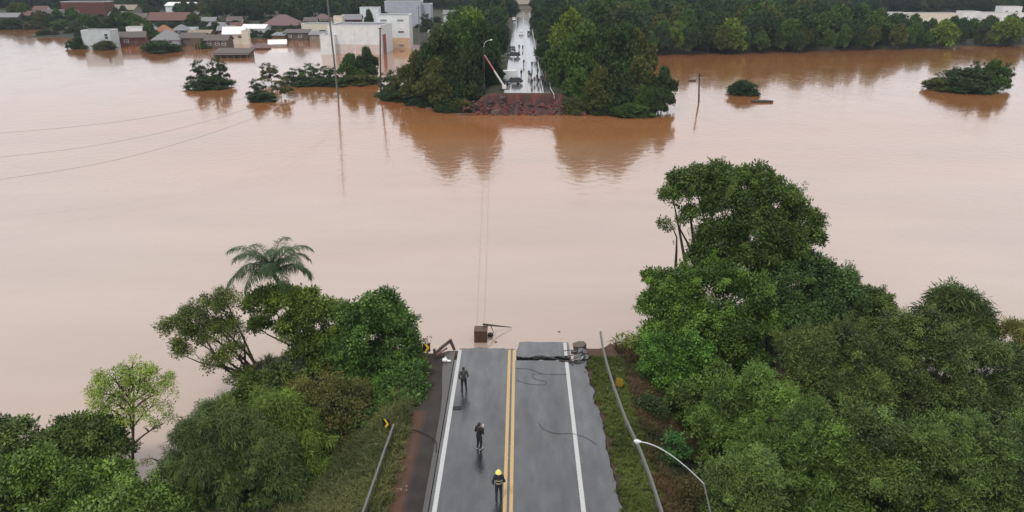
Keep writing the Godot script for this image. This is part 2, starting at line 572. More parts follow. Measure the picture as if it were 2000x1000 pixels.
# ---------------------------------------------------------------- vehicles
func make_car(called: String, label: String, at: Vector3, turn: float, paint: Material, tall := false) -> Node3D:
	var t := thing(called, label, "van" if tall else "car", at, turn, "vehicles parked on the far road")
	var prof: Array
	if tall: prof = [Vector2(-2.5, 0.35), Vector2(-2.55, 1.0), Vector2(-2.3, 1.25), Vector2(-1.6, 2.15), Vector2(-1.2, 2.3), Vector2(2.45, 2.3), Vector2(2.55, 2.0), Vector2(2.55, 0.35)]
	else: prof = [Vector2(-2.05, 0.3), Vector2(-2.1, 0.65), Vector2(-1.95, 0.85), Vector2(-0.95, 0.98), Vector2(-0.35, 1.42), Vector2(0.1, 1.5), Vector2(1.3, 1.47), Vector2(1.85, 1.0), Vector2(2.05, 0.9), Vector2(2.1, 0.35)]
	var half := 0.95 if tall else 0.85
	var b := MB.new()
	var roofy: float = 2.3 if tall else 1.5
	var wid := func(y: float) -> float: return half - maxf(0.0, y - 0.9) * (0.08 if tall else 0.22)
	for i in prof.size():
		var p: Vector2 = prof[i]
		var q: Vector2 = prof[(i + 1) % prof.size()]
		var wp: float = wid.call(p.y); var wq: float = wid.call(q.y)
		var out := Vector3(0, q.x - p.x, -(q.y - p.y))
		b.quad(Vector3(-wp, p.y, p.x), Vector3(wp, p.y, p.x), Vector3(wq, q.y, q.x), Vector3(-wq, q.y, q.x), out)
		for s in [-1.0, 1.0]:
			b.tri(Vector3(s * half, 0.6, 0), Vector3(s * wp, p.y, p.x), Vector3(s * wq, q.y, q.x), Vector3(s, 0, 0))
	part("body", b, paint, t)
	for s in [-1.0, 1.0]:
		var g := MB.new()
		var y0 := 1.3 if tall else 1.0
		var y1 := 1.95 if tall else 1.4
		var za := -1.75 if tall else -0.65
		var zb := -0.7 if tall else 1.45
		var o := 0.012
		g.quad(Vector3(s * (wid.call(y0) + o), y0, za), Vector3(s * (wid.call(y0) + o), y0, zb + 0.2), Vector3(s * (wid.call(y1) + o), y1, zb), Vector3(s * (wid.call(y1) + o), y1, za + 0.5), Vector3(s, 0.2, 0))
		part("side_window", g, M.car_glass, t)
	var wg := MB.new()
	var a: Vector2 = prof[2] if tall else prof[3]
	var c: Vector2 = prof[3] if tall else prof[4]
	wg.quad(Vector3(-half * 0.85, a.y + 0.03, a.x - 0.01), Vector3(half * 0.85, a.y + 0.03, a.x - 0.01), Vector3(half * 0.75, c.y - 0.02, c.x - 0.02), Vector3(-half * 0.75, c.y - 0.02, c.x - 0.02), Vector3(0, 1, -1))
	part("windscreen", wg, M.car_glass, t)
	var rg := MB.new()
	if tall: rg.quad(Vector3(-0.7, 1.4, 2.562), Vector3(0.7, 1.4, 2.562), Vector3(0.65, 1.95, 2.562), Vector3(-0.65, 1.95, 2.562), Vector3(0, 0, 1))
	else: rg.quad(Vector3(-0.7, 1.06, 1.82), Vector3(0.7, 1.06, 1.82), Vector3(0.62, 1.42, 1.4), Vector3(-0.62, 1.42, 1.4), Vector3(0, 1, 1))
	part("rear_window", rg, M.car_glass, t)
	for s in [-1.0, 1.0]:
		for z in ([-1.55, 1.5] if tall else [-1.3, 1.25]):
			var w := MB.new()
			w.tube([Vector3(s * (half - 0.18), 0.32, z), Vector3(s * (half + 0.02), 0.32, z)], [0.32, 0.32], 14)
			var wn := part("wheel", w, M.rubber, t)
			var rim := MB.new()
			rim.tube([Vector3(s * (half), 0.32, z), Vector3(s * (half + 0.035), 0.32, z)], [0.19, 0.17], 12)
			part("rim", rim, M.steel, wn)
		var hl := MB.new()
		hl.box(Vector3(s * half * 0.72, 0.72 if not tall else 0.9, (-2.06 if not tall else -2.53)), Vector3(0.3, 0.14, 0.1))
		part("headlight", hl, M.glassy, t)
		var tl := MB.new()
		tl.box(Vector3(s * half * 0.8, 0.75 if not tall else 1.0, (2.06 if not tall else 2.55)), Vector3(0.2, 0.16, 0.08))
		part("tail_light", tl, M.red, t)
	return t

# ---------------------------------------------------------------- buildings
func window_part(parent: Node, at: Vector3, size: Vector2, out: Vector3) -> void:
	var side := out.cross(Vector3.UP).normalized()
	var bs := Basis(side, Vector3.UP, out)
	var f := MB.new()
	f.box(at + out * 0.03, Vector3(size.x, 0.1, 0.12), bs * Basis.from_scale(Vector3.ONE))
	for k in [-1.0, 1.0]:
		f.box(at + Vector3.UP * (size.y / 2.0) * k + out * 0.035, Vector3(size.x + 0.16, 0.1, 0.12), bs)
		f.box(at + side * (size.x / 2.0) * k + out * 0.03, Vector3(0.1, size.y - 0.11, 0.12), bs)
	var w := part("window", f, M.trim, parent)
	var g := MB.new()
	g.box(at + out * 0.01, Vector3(size.x - 0.05, size.y - 0.05, 0.03), bs)
	part("pane", g, M.dark_glass, w)

# o: w (along x), d (along z), h (wall height), roof: "flat" / "gable" / "hip" / "shed", rise, eave, wall and roof materials, windows [[face, u, v, w, h]]
func make_building(called: String, label: String, at: Vector3, turn: float, o: Dictionary) -> Node3D:
	var t := thing(called, label, o.get("cat", "house"), at, turn, o.get("group", ""))
	var w: float = o.w / 2.0
	var d: float = o.d / 2.0
	var h: float = o.h
	var e: float = o.get("eave", 0.5)
	var rise: float = o.get("rise", 2.0)
	var kind: String = o.get("roof", "gable")
	var b := MB.new()
	var wall_mat: Material = o.wall
	for f in [[Vector3(-w, 0, d), Vector3(w, 0, d), Vector3(0, 0, 1)], [Vector3(-w, 0, -d), Vector3(w, 0, -d), Vector3(0, 0, -1)], [Vector3(w, 0, -d), Vector3(w, 0, d), Vector3(1, 0, 0)], [Vector3(-w, 0, -d), Vector3(-w, 0, d), Vector3(-1, 0, 0)]]:
		b.quad(f[0] + Vector3(0, -2, 0), f[1] + Vector3(0, -2, 0), f[1] + Vector3(0, h, 0), f[0] + Vector3(0, h, 0), f[2])
		if kind == "gable" and f[2].x != 0.0: b.tri(f[0] + Vector3(0, h, 0), f[1] + Vector3(0, h, 0), (f[0] + f[1]) / 2.0 + Vector3(0, h + rise - 0.02, 0), f[2])
	if kind != "hip" and kind != "gable": b.quad(Vector3(-w, h - 0.35, -d), Vector3(w, h - 0.35, -d), Vector3(w, h - 0.35, d), Vector3(-w, h - 0.35, d), Vector3.UP)
	part("wall", b, wall_mat, t)
	if kind == "flat":
		var p := MB.new()
		for s in [-1.0, 1.0]:
			p.box(Vector3(0, h + 0.08, s * (d - 0.12)), Vector3(2 * w + 0.16, 0.16, 0.4))
			p.box(Vector3(s * (w - 0.12), h + 0.077, 0), Vector3(0.4, 0.154, 2 * d - 0.66))
		part("parapet", p, o.roofm, t)
		var rf := MB.new()
		rf.box(Vector3(0, h - 0.3, 0), Vector3(2 * w - 0.1, 0.08, 2 * d - 0.1))
		part("roof", rf, o.get("deck", M.grey_sheet), t)
	else:
		var r := MB.new()
		var th := 0.16
		var drop := rise / d * e
		if kind == "gable":
			for s in [-1.0, 1.0]:
				var a := Vector3(-w - e, h - drop, s * (d + e)); var c := Vector3(w + e, h - drop, s * (d + e))
				var g := Vector3(w + e, h + rise, 0); var k := Vector3(-w - e, h + rise, 0)
				r.quad(a + Vector3(0, th, 0), c + Vector3(0, th, 0), g + Vector3(0, th, 0), k + Vector3(0, th, 0), Vector3(0, 1, s * 0.5))
				r.quad(a, c, g, k, Vector3(0, -1, -s * 0.5))
				r.quad(a, c, c + Vector3(0, th, 0), a + Vector3(0, th, 0), Vector3(0, 0, s))
				for x in [[a, k, -1], [c, g, 1]]: r.quad(x[0], x[1], x[1] + Vector3(0, th, 0), x[0] + Vector3(0, th, 0), Vector3(x[2], 0, 0))
		elif kind == "hip":
			var ridge := maxf(w - d, 0.3)
			var y := h - drop
			var c := [Vector3(-w - e, y, d + e), Vector3(w + e, y, d + e), Vector3(w + e, y, -d - e), Vector3(-w - e, y, -d - e)]
			var g := [Vector3(-ridge, h + rise, 0), Vector3(ridge, h + rise, 0)]
			r.quad(c[0], c[1], g[1], g[0], Vector3(0, 1, 0.5))
			r.quad(c[2], c[3], g[0], g[1], Vector3(0, 1, -0.5))
			r.tri(c[1], c[2], g[1], Vector3(0.5, 1, 0))
			r.tri(c[3], c[0], g[0], Vector3(-0.5, 1, 0))
			r.quad(c[0] - Vector3(0, 0.12, 0), c[1] - Vector3(0, 0.12, 0), c[2] - Vector3(0, 0.12, 0), c[3] - Vector3(0, 0.12, 0), Vector3.DOWN)
			for k in 4: r.quad(c[k], c[(k + 1) % 4], c[(k + 1) % 4] - Vector3(0, 0.12, 0), c[k] - Vector3(0, 0.12, 0), (c[k] + c[(k + 1) % 4]) * Vector3(1, 0, 1))
		else:
			var a := Vector3(-w - e, h - 0.1, d + e); var c := Vector3(w + e, h - 0.1, d + e)
			var g := Vector3(w + e, h + rise, -d - e); var k := Vector3(-w - e, h + rise, -d - e)
			var mid := (a + c + g + k) / 4.0
			var nn := (c - a).cross(k - a).normalized()
			if nn.y < 0: nn = -nn
			var len := (k - a).length()
			r.box(mid + nn * th / 2.0, Vector3(2 * (w + e), th, len), Basis(Vector3.RIGHT, nn, Vector3.RIGHT.cross(nn)))
			b = MB.new()
			for s in [-1.0, 1.0]: b.tri(Vector3(s * w, h - 0.35, d), Vector3(s * w, h - 0.35, -d), Vector3(s * w, h + rise - 0.2, -d), Vector3(s, 0, 0))
			b.quad(Vector3(-w, h - 0.35, -d), Vector3(w, h - 0.35, -d), Vector3(w, h + rise - 0.2, -d), Vector3(-w, h + rise - 0.2, -d), Vector3(0, 0, -1))
			part("upper_wall", b, wall_mat, t)
		part("roof", r, o.roofm, t)
	for q in o.get("windows", []):
		var out: Vector3 = {"f": Vector3(0, 0, 1), "r": Vector3(1, 0, 0), "l": Vector3(-1, 0, 0)}[q[0]]
		var p := Vector3(q[1], q[2], d) if q[0] == "f" else Vector3(w * out.x, q[2], q[1])
		window_part(t, p, Vector2(q[3], q[4]), out)
	for q in o.get("doors", []):
		var out: Vector3 = {"f": Vector3(0, 0, 1), "r": Vector3(1, 0, 0)}[q[0]]
		var p := Vector3(q[1], q[2], d) if q[0] == "f" else Vector3(w, q[2], q[1])
		var db := MB.new()
		db.box(p + out * 0.02, Vector3(q[3], q[4], 0.1) if q[0] == "f" else Vector3(0.1, q[4], q[3]))
		part("door", db, q[5], t)
	for k in int(o.get("posts", 0)):
		var pb := MB.new()
		pb.box(Vector3(lerpf(-w + 0.3, w - 0.3, float(k) / maxf(o.posts - 1, 1)), h / 2.0 - 1.0, d + 1.6), Vector3(0.22, h + 1.6, 0.22))
		part("porch_post", pb, M.timber, t)
	if o.has("posts"):
		var pr := MB.new()
		pr.box(Vector3(0, h - 0.25, d + 0.95), Vector3(2 * w + 0.4, 0.14, 1.9), Basis(Vector3.RIGHT, 0.16))
		part("porch_roof", pr, o.roofm, t)
	return t

# ---------------------------------------------------------------- roadside things
func chevron_sign(label: String, foot: Vector3, turn: float, tilt: float, plate: Vector2, height: float) -> void:
	var t := thing("chevron_sign", label, "road sign", foot, turn, "yellow and black chevron signs at the road's edge")
	t.rotation.z = tilt
	var p := MB.new()
	p.box(Vector3(0, height / 2.0 - 0.2, -0.05), Vector3(0.07, height + 0.4, 0.07))
	part("post", p, M.galvanised, t)
	var b := MB.new()
	b.box(Vector3(0, height, 0), Vector3(plate.x, plate.y, 0.02))
	var pl := part("sign_plate", b, M.sign_black, t)
	var c := MB.new()
	var w := plate.x * 0.5
	var h := plate.y * 0.5
	for s in [-1.0, 1.0]:
		var out := Vector3(0, 0, 1)
		c.quad(Vector3(-w * 0.55, height + s * h * 0.9, 0.0135), Vector3(w * 0.05, height + s * h * 0.9, 0.0135), Vector3(w * 0.8, height, 0.0135), Vector3(w * 0.15, height, 0.0135), out)
	part("chevron", c, M.sign_yellow, pl)

func guardrail(called: String, label: String, path: Array, posts: Array) -> void:
	var t := thing(called, label, "guardrail", path[0] * Vector3(1, 0, 1) + Vector3(0, 3.9, 0))
	var o: Vector3 = t.position
	var local := []
	for p in path: local.append(p - o)
	var b := MB.new()
	b.sweep([Vector2(0.0, 0.14), Vector2(0.05, 0.11), Vector2(0.06, 0.05), Vector2(0.0, 0.0), Vector2(0.06, -0.05), Vector2(0.05, -0.11), Vector2(0.0, -0.14)], local, 0.012)
	b.sweep([Vector2(0.04, 0.145), Vector2(-0.06, 0.145)], local, 0.012)
	part("rail", b, M.galvanised, t)
	for k in posts:
		var a: Vector3 = local[int(k)].lerp(local[mini(int(k) + 1, local.size() - 1)], k - int(k))
		var pb := MB.new()
		pb.box(a + Vector3(0, -0.45, 0), Vector3(0.09, 1.1, 0.14))
		part("post", pb, M.galvanised, t)

func cable(called: String, label: String, pts: Array, r: float, mat_: Material, group := "") -> void:
	var curve := Curve3D.new()
	for i in pts.size():
		var d: Vector3 = (pts[mini(i + 1, pts.size() - 1)] - pts[maxi(i - 1, 0)]) / 6.0
		curve.add_point(pts[i], -d, d)
	curve.bake_interval = maxf(curve.get_baked_length() / 60.0, 0.05)
	var p := []
	var rad := []
	for q in curve.get_baked_points():
		p.append(q)
		rad.append(r)
	var b := MB.new()
	b.tube(p, rad, 6)
	whole(called, b, mat_, label, "cable", group)

func utility_pole(label: String, foot: Vector3, top: Vector3, r: float, arms: Array, mat_: Material, group := "") -> void:
	var t := thing("utility_pole", label, "pole", foot, 0.0, group)
	var b := MB.new()
	b.rod(Vector3(0, -2, 0), top, r * 1.15, r * 0.8, 10)
	part("pole", b, mat_, t)
	for a in arms:
		var c := MB.new()
		var at: Vector3 = Vector3.ZERO.lerp(top, a[0])
		c.box(at, Vector3(a[1], 0.14, 0.14), Basis(Vector3.UP, a[2]))
		var arm := part("crossarm", c, mat_, t)
		for k in 3:
			var ib := MB.new()
			var s := at + Basis(Vector3.UP, a[2]) * Vector3((k - 1) * a[1] * 0.45, 0.07, 0)
			ib.tube([s, s + Vector3.UP * 0.1, s + Vector3.UP * 0.22], [0.05, 0.08, 0.04], 6)
			part("insulator", ib, M.insulator, arm)

func street_lamp(label: String, foot: Vector3, bend: Vector3, knee: Vector3, head: Vector3, r: float, group := "") -> void:
	var t := thing("street_lamp", label, "street lamp", foot, 0.0, group)
	var b := MB.new()
	b.tube([Vector3(0, -0.5, 0), (bend - foot) * 0.5, bend - foot], [r * 1.3, r, r * 0.75], 8)
	part("pole", b, M.galvanised, t)
	var c := MB.new()
	var pts := []
	var rad := []
	var a := bend - foot; var k := knee - foot; var h := head - foot
	for i in 9:
		var u := i / 8.0
		pts.append(a.lerp(k, u).lerp(k.lerp(h, u), u))
		rad.append(r * 0.55)
	c.tube(pts, rad, 8)
	part("arm", c, M.pale_metal, t)
	var d := (h - k).normalized()
	var hb := MB.new()
	hb.tube([h - d * r, h + d * r, h + d * r * 3.5, h + d * r * 6.0, h + d * r * 6.8], [r * 0.7, r * 1.5, r * 2.2, r * 1.7, r * 0.6], 10)
	var lamp := part("lamp_head", hb, M.pale_metal, t)
	var lens := MB.new()
	lens.blob(h + d * r * 3.6 - Vector3.UP * r * 1.6, Vector3(r * 1.8, r * 1.0, r * 1.8), 10, 6)
	part("lens", lens, M.glassy, lamp)

func chunk(called: String, label: String, category: String, at: Vector3, size: Vector3, bs: Basis, sd: int, m: Material, group := "") -> void:
	var b := MB.new()
	var r := RandomNumberGenerator.new()
	r.seed = sd
	var n := 7
	var top := []
	var low := []
	for i in n:
		var a := TAU * (i + r.randf_range(-0.3, 0.3)) / n
		var k := r.randf_range(0.72, 1.05)
		top.append(bs * Vector3(cos(a) * size.x * 0.5 * k, size.y * 0.5 + r.randf_range(-0.03, 0.03), sin(a) * size.z * 0.5 * k))
		low.append(bs * Vector3(cos(a) * size.x * 0.5 * k * 0.93, -size.y * 0.5, sin(a) * size.z * 0.5 * k * 0.93))
	for i in n:
		var j := (i + 1) % n
		b.tri(bs * Vector3(0, size.y * 0.52, 0), top[i], top[j], bs * Vector3.UP)
		b.tri(bs * Vector3(0, -size.y * 0.5, 0), low[i], low[j], bs * Vector3.DOWN)
		b.quad(top[i], top[j], low[j], low[i], top[i] + top[j])
	var o := whole(called, b, m, label, category, group)
	o.position = at

func smooth(a: float, b: float, x: float) -> float:
	return smoothstep(a, b, x)

# ---------------------------------------------------------------- ground
func near_height(x: float, z: float) -> float:
	var nz := fn.get_noise_2d(x * 3.0, z * 3.0)
	var wob := fn.get_noise_2d(z * 2.0, 40.0) * 0.5
	var half_l := -6.9 + wob
	var half_r := 8.1 + wob + clampf((z + 40.0) * 0.03, -0.3, 0.5)
	var plat := 3.9
	var low_l := lerpf(0.75, -1.3, smooth(-17.0, -26.0, x + nz * 2.0))
	var low_r := 0.7 + 0.3 * nz
	var h := plat
	if x < half_l: h = maxf(plat - (half_l - x) / 1.35, low_l) + nz * 0.18
	elif x > half_r: h = maxf(plat - (x - half_r) / 1.5, low_r) + nz * 0.25
	else: h = plat + fine.get_noise_2d(x * 9.0, z * 9.0) * 0.04 * (0.0 if absf(x - 0.9) < 4.6 else 1.0)
	if z < -46.2 and x > 0.3 and x < 5.2: h -= 0.9
	# where the bank was torn off
	var edge := -48.0 + fn.get_noise_2d(x * 6.0, 3.0) * 1.0
	if x > 7.2: edge = lerpf(lerpf(-49.5, -61.0, smooth(8.0, 14.0, x)), -49.0, smooth(22.0, 36.0, x)) + nz * 1.5
	if x < -6.2: edge = lerpf(-48.5, -53.0, smooth(-7.0, -12.0, x)) + nz * 1.5
	if z < edge: h = minf(h, h - (edge - z) * (2.6 if absf(x) < 7.0 else 0.8) + nz * 0.4)
	return maxf(h, -2.5)

func near_colour(x: float, z: float, h: float) -> Color:
	var n1 := fn.get_noise_2d(x * 5.0, z * 5.0) * 0.5 + 0.5
	var n2 := fine.get_noise_2d(x * 12.0, z * 12.0) * 0.5 + 0.5
	var mud := Color(0.085, 0.066, 0.056).lerp(Color(0.045, 0.038, 0.036), smooth(0.35, 0.65, n1 * 0.5 + n2 * 0.5))
	var red := Color(0.24, 0.11, 0.065).lerp(Color(0.13, 0.068, 0.042), n2)
	var green := Color(0.035, 0.06, 0.012).lerp(Color(0.06, 0.085, 0.02), n2)
	var dry := Color(0.075, 0.055, 0.026).lerp(Color(0.04, 0.045, 0.018), n1)
	var c := dry
	if x < -3.8 and x > -7.0:
		c = mud.lerp(red, smooth(0.35, 0.75, n1 * 0.5 + n2 * 0.4 + (0.3 if x < -5.25 and z > -40.0 else -0.3)))
		c = c.lerp(Color(0.06, 0.045, 0.025), smooth(-40.0, -42.0, z) * smooth(-5.0, -5.7, x))
		c = c.lerp(green, smooth(-5.9, -6.5, x + (n2 - 0.5) * 1.2) * (1.0 if z > -42.0 else 0.5))
	elif x >= -3.8 and x < 5.2: c = mud
	elif x >= 5.2 and x < 8.2: c = green.lerp(Color(0.12, 0.07, 0.045), maxf(smooth(0.75, 0.95, n1) * 0.7, 1.0 - smooth(5.9, 6.5, x + (n2 - 0.5) * 0.8)))
	elif x >= 8.2: c = dry.lerp(Color(0.1, 0.045, 0.028), smooth(0.5, 0.75, n1))
	elif x <= -7.0: c = dry.lerp(green, n1 * 0.6)
	if z < -46.3 and x > 0.3 and x < 5.4: c = Color(0.012, 0.01, 0.009)  # ground in the crack coloured near black, painting in the shade of the gap
	if z < -47.3 and absf(x) < 12.0 and (x < 0.3 or x > 5.4): c = c.lerp(red, 0.8)
	return c

func far_height(x: float, z: float) -> float:
	var n0 := fn.get_noise_2d(x * 1.2, z * 1.2)
	var n1 := fn.get_noise_2d(x * 4.0, z * 4.0)
	var h := -2.0
	# causeway of the far road
	var cx := absf(x - 2.1) - 7.5 + n1 * 0.8
	var cau := 3.9 - maxf(cx, 0.0) / 2.2
	var end := smooth(-164.0, -170.0, z + n1 * 1.0 + absf(x - 2.1) * 0.12)
	h = maxf(h, lerpf(-2.0, cau, end))
	# wooded shoulders on both sides of it
	var l := 1.0 - Vector2((x + 14.0) / 16.0, (z + 198.0) / 22.0).length()
	var r := 1.0 - Vector2((x - 19.0) / 14.0, (z + 190.0) / 21.0).length()
	h = maxf(h, minf(maxf(l, r) * 6.0 + n1 * 0.3, 1.4))
	var beside := 1.0 - maxf(absf(x - 2.1) / 30.0, smooth(-215.0, -200.0, z))
	h = maxf(h, minf((beside - 0.2) * 8.0 + n1 * 0.3, 1.4))
	# forest shore on the right
	var shore := -281.0 - (x - 45.0) * 0.24 + n0 * 7.0
	if x > 30.0:
		var s := (shore - z) * 0.25
		if x > 150.0: s = minf(s, (z + 372.0 + (x - 150.0) * 0.1) * 0.2 + 1.0) if z > -470.0 else (-478.0 - z) * 0.2
		h = maxf(h, lerpf(-2.0, clampf(s, -2.0, 2.0), smooth(38.0, 50.0, x)) + n1 * 0.25)
	# town on the left
	var town := -346.0 + n0 * 9.0
	if x < -222.0: town = -400.0 + n0 * 4.0
	if x > -75.0: town = -318.0 + n0 * 6.0
	if x < 40.0: h = maxf(h, clampf((town - z) * 0.12, -2.0, 2.5 + n1 * 0.3))
	# the hills behind everything
	h = maxf(h, minf((-520.0 - z) * 0.06, 26.0) + n0 * 5.0 if z < -530.0 else -9.0)
	return h

func grid(called: String, x0: float, x1: float, z0: float, z1: float, nx: int, nz: int, hf: Callable, cf: Callable, m: Material) -> void:
	var b := MB.new()
	for j in nz + 1:
		for i in nx + 1:
			var x := lerpf(x0, x1, float(i) / nx)
			var z := lerpf(z0, z1, float(j) / nz)
			var h: float = hf.call(x, z)
			var e := 0.4
			var nn := Vector3(hf.call(x - e, z) - hf.call(x + e, z), 2.0 * e, hf.call(x, z - e) - hf.call(x, z + e)).normalized()
			b.col = cf.call(x, z, h)
			b.vert(Vector3(x, h, z), nn, Vector2(x, z))
	for j in nz:
		for i in nx:
			var a := j * (nx + 1) + i
			b.face(a, a + 1, a + nx + 2)
			b.face(a, a + nx + 2, a + nx + 1)
	struct(called, b, m)

func strip(b: MB, xs: Array, y: float, za: float, zb: float, width: float, steps := 24) -> void:
	# a painted line: xs = [x at za, x at zb]
	for k in steps:
		var t0 := float(k) / steps
		var t1 := float(k + 1) / steps
		var p0 := Vector3(lerpf(xs[0], xs[1], t0), y, lerpf(za, zb, t0))
		var p1 := Vector3(lerpf(xs[0], xs[1], t1), y, lerpf(za, zb, t1))
		var w := Vector3(width / 2.0, 0, 0)
		b.quad(p0 - w, p0 + w, p1 + w, p1 - w, Vector3.UP)

func grass(called: String, label: String, region: Callable, count: int, box: Rect2, c1: Color, c2: Color, m: Mesh, scale_: float) -> void:
	var xf: Array[Transform3D] = []
	var cl := PackedColorArray()
	var r := RandomNumberGenerator.new()
	r.seed = hash(called)
	var tries := 0
	while xf.size() < count and tries < count * 12:
		tries += 1
		var x := box.position.x + r.randf() * box.size.x
		var z := box.position.y + r.randf() * box.size.y
		if r.randf() > float(region.call(x, z)): continue
		var s := scale_ * r.randf_range(0.6, 1.3)
		var bs := Basis(Vector3.UP, r.randf() * TAU).rotated(Vector3.RIGHT, r.randfn() * 0.25).rotated(Vector3.BACK, r.randfn() * 0.25)
		xf.append(Transform3D(bs.scaled(Vector3.ONE * s), Vector3(x, near_height(x, z) - 0.03, z)))
		var k := clampf(fn.get_noise_2d(x * 8.0, z * 8.0) + 0.5 + r.randfn() * 0.25, 0.0, 1.0)
		cl.append(c1.lerp(c2, k))
	var o := cloud_of(numbered(called), m, [xf, cl], self)
	o.set_meta("label", label)
	o.set_meta("category", "grass")

func grass_tuft(sd: int, blades: int, length: float, width: float, spread: float) -> ArrayMesh:
	var r := RandomNumberGenerator.new()
	r.seed = sd
	var b := MB.new()
	for i in blades:
		var a := r.randf() * TAU
		var out := Vector3(cos(a), 0, sin(a))
		var side := out.cross(Vector3.UP) * width * 0.5
		var l := length * r.randf_range(0.6, 1.2)
		var lean := r.randf_range(0.2, 1.0) * spread
		var p0 := out * r.randf() * 0.08
		var p1 := p0 + Vector3.UP * l * 0.6 + out * l * lean * 0.4
		var p2 := p0 + Vector3.UP * l * (0.95 - lean * 0.35) + out * l * lean
		var tone := r.randf_range(0.75, 1.25)
		b.col = Color(tone, tone, tone)
		var k := b.v.size()
		for p in [p0 - side, p0 + side, p1 + side * 0.8, p1 - side * 0.8, p2]: b.vert(p, Vector3.UP)
		for q in [0, 1, 2, 0, 2, 3, 3, 2, 4]: b.idx.append(k + q)
	return b.mesh(M.leaf, false)

# ---------------------------------------------------------------- the scene
func _ready() -> void:
	# camera, sky, light, exposure
	var cam := Camera3D.new()
	cam.name = "camera"
	cam.fov = 38.06
	cam.near = 0.5
	cam.far = 4000.0
	cam.position = Vector3(0.73, 30.0, 0)
	cam.rotation_degrees = Vector3(-21.29, 0.66, 0)
	add_child(cam)
	cam.current = true
	var env := Environment.new()
	env.background_mode = Environment.BG_SKY
	var sky := Sky.new()
	var sm := ProceduralSkyMaterial.new()
	sm.sky_top_color = Color(0.985, 0.99, 1.0)
	sm.sky_horizon_color = Color(0.86, 0.875, 0.9)
	sm.sky_curve = 0.2
	sm.sky_energy_multiplier = 1.0
	sm.ground_bottom_color = Color(0.3, 0.26, 0.22)
	sm.ground_horizon_color = Color(0.6, 0.58, 0.55)
	sky.sky_material = sm
	env.sky = sky
	env.tonemap_mode = Environment.TONE_MAPPER_LINEAR
	env.tonemap_exposure = 1.15
	env.fog_enabled = true
	env.fog_density = 0.00012
	env.fog_light_color = Color(0.82, 0.87, 0.95)
	env.sdfgi_enabled = true
	env.ssao_enabled = true
	env.ssil_enabled = true
	var we := WorldEnvironment.new()
	we.name = "world_environment"
	we.environment = env
	add_child(we)
	var sun := DirectionalLight3D.new()
	sun.name = "sun"
	sun.light_energy = 0.5
	sun.light_color = Color(1.0, 0.97, 0.93)
	sun.light_angular_distance = 14.0
	sun.shadow_enabled = true
	sun.rotation_degrees = Vector3(-58, -35, 0)
	add_child(sun)

	fn.seed = 11; fn.frequency = 0.02; fn.fractal_octaves = 4
	fine.seed = 5; fine.frequency = 0.05; fine.fractal_octaves = 4
	rng.seed = 2024
	materials()
	setting()
	near_things()
	far_things()

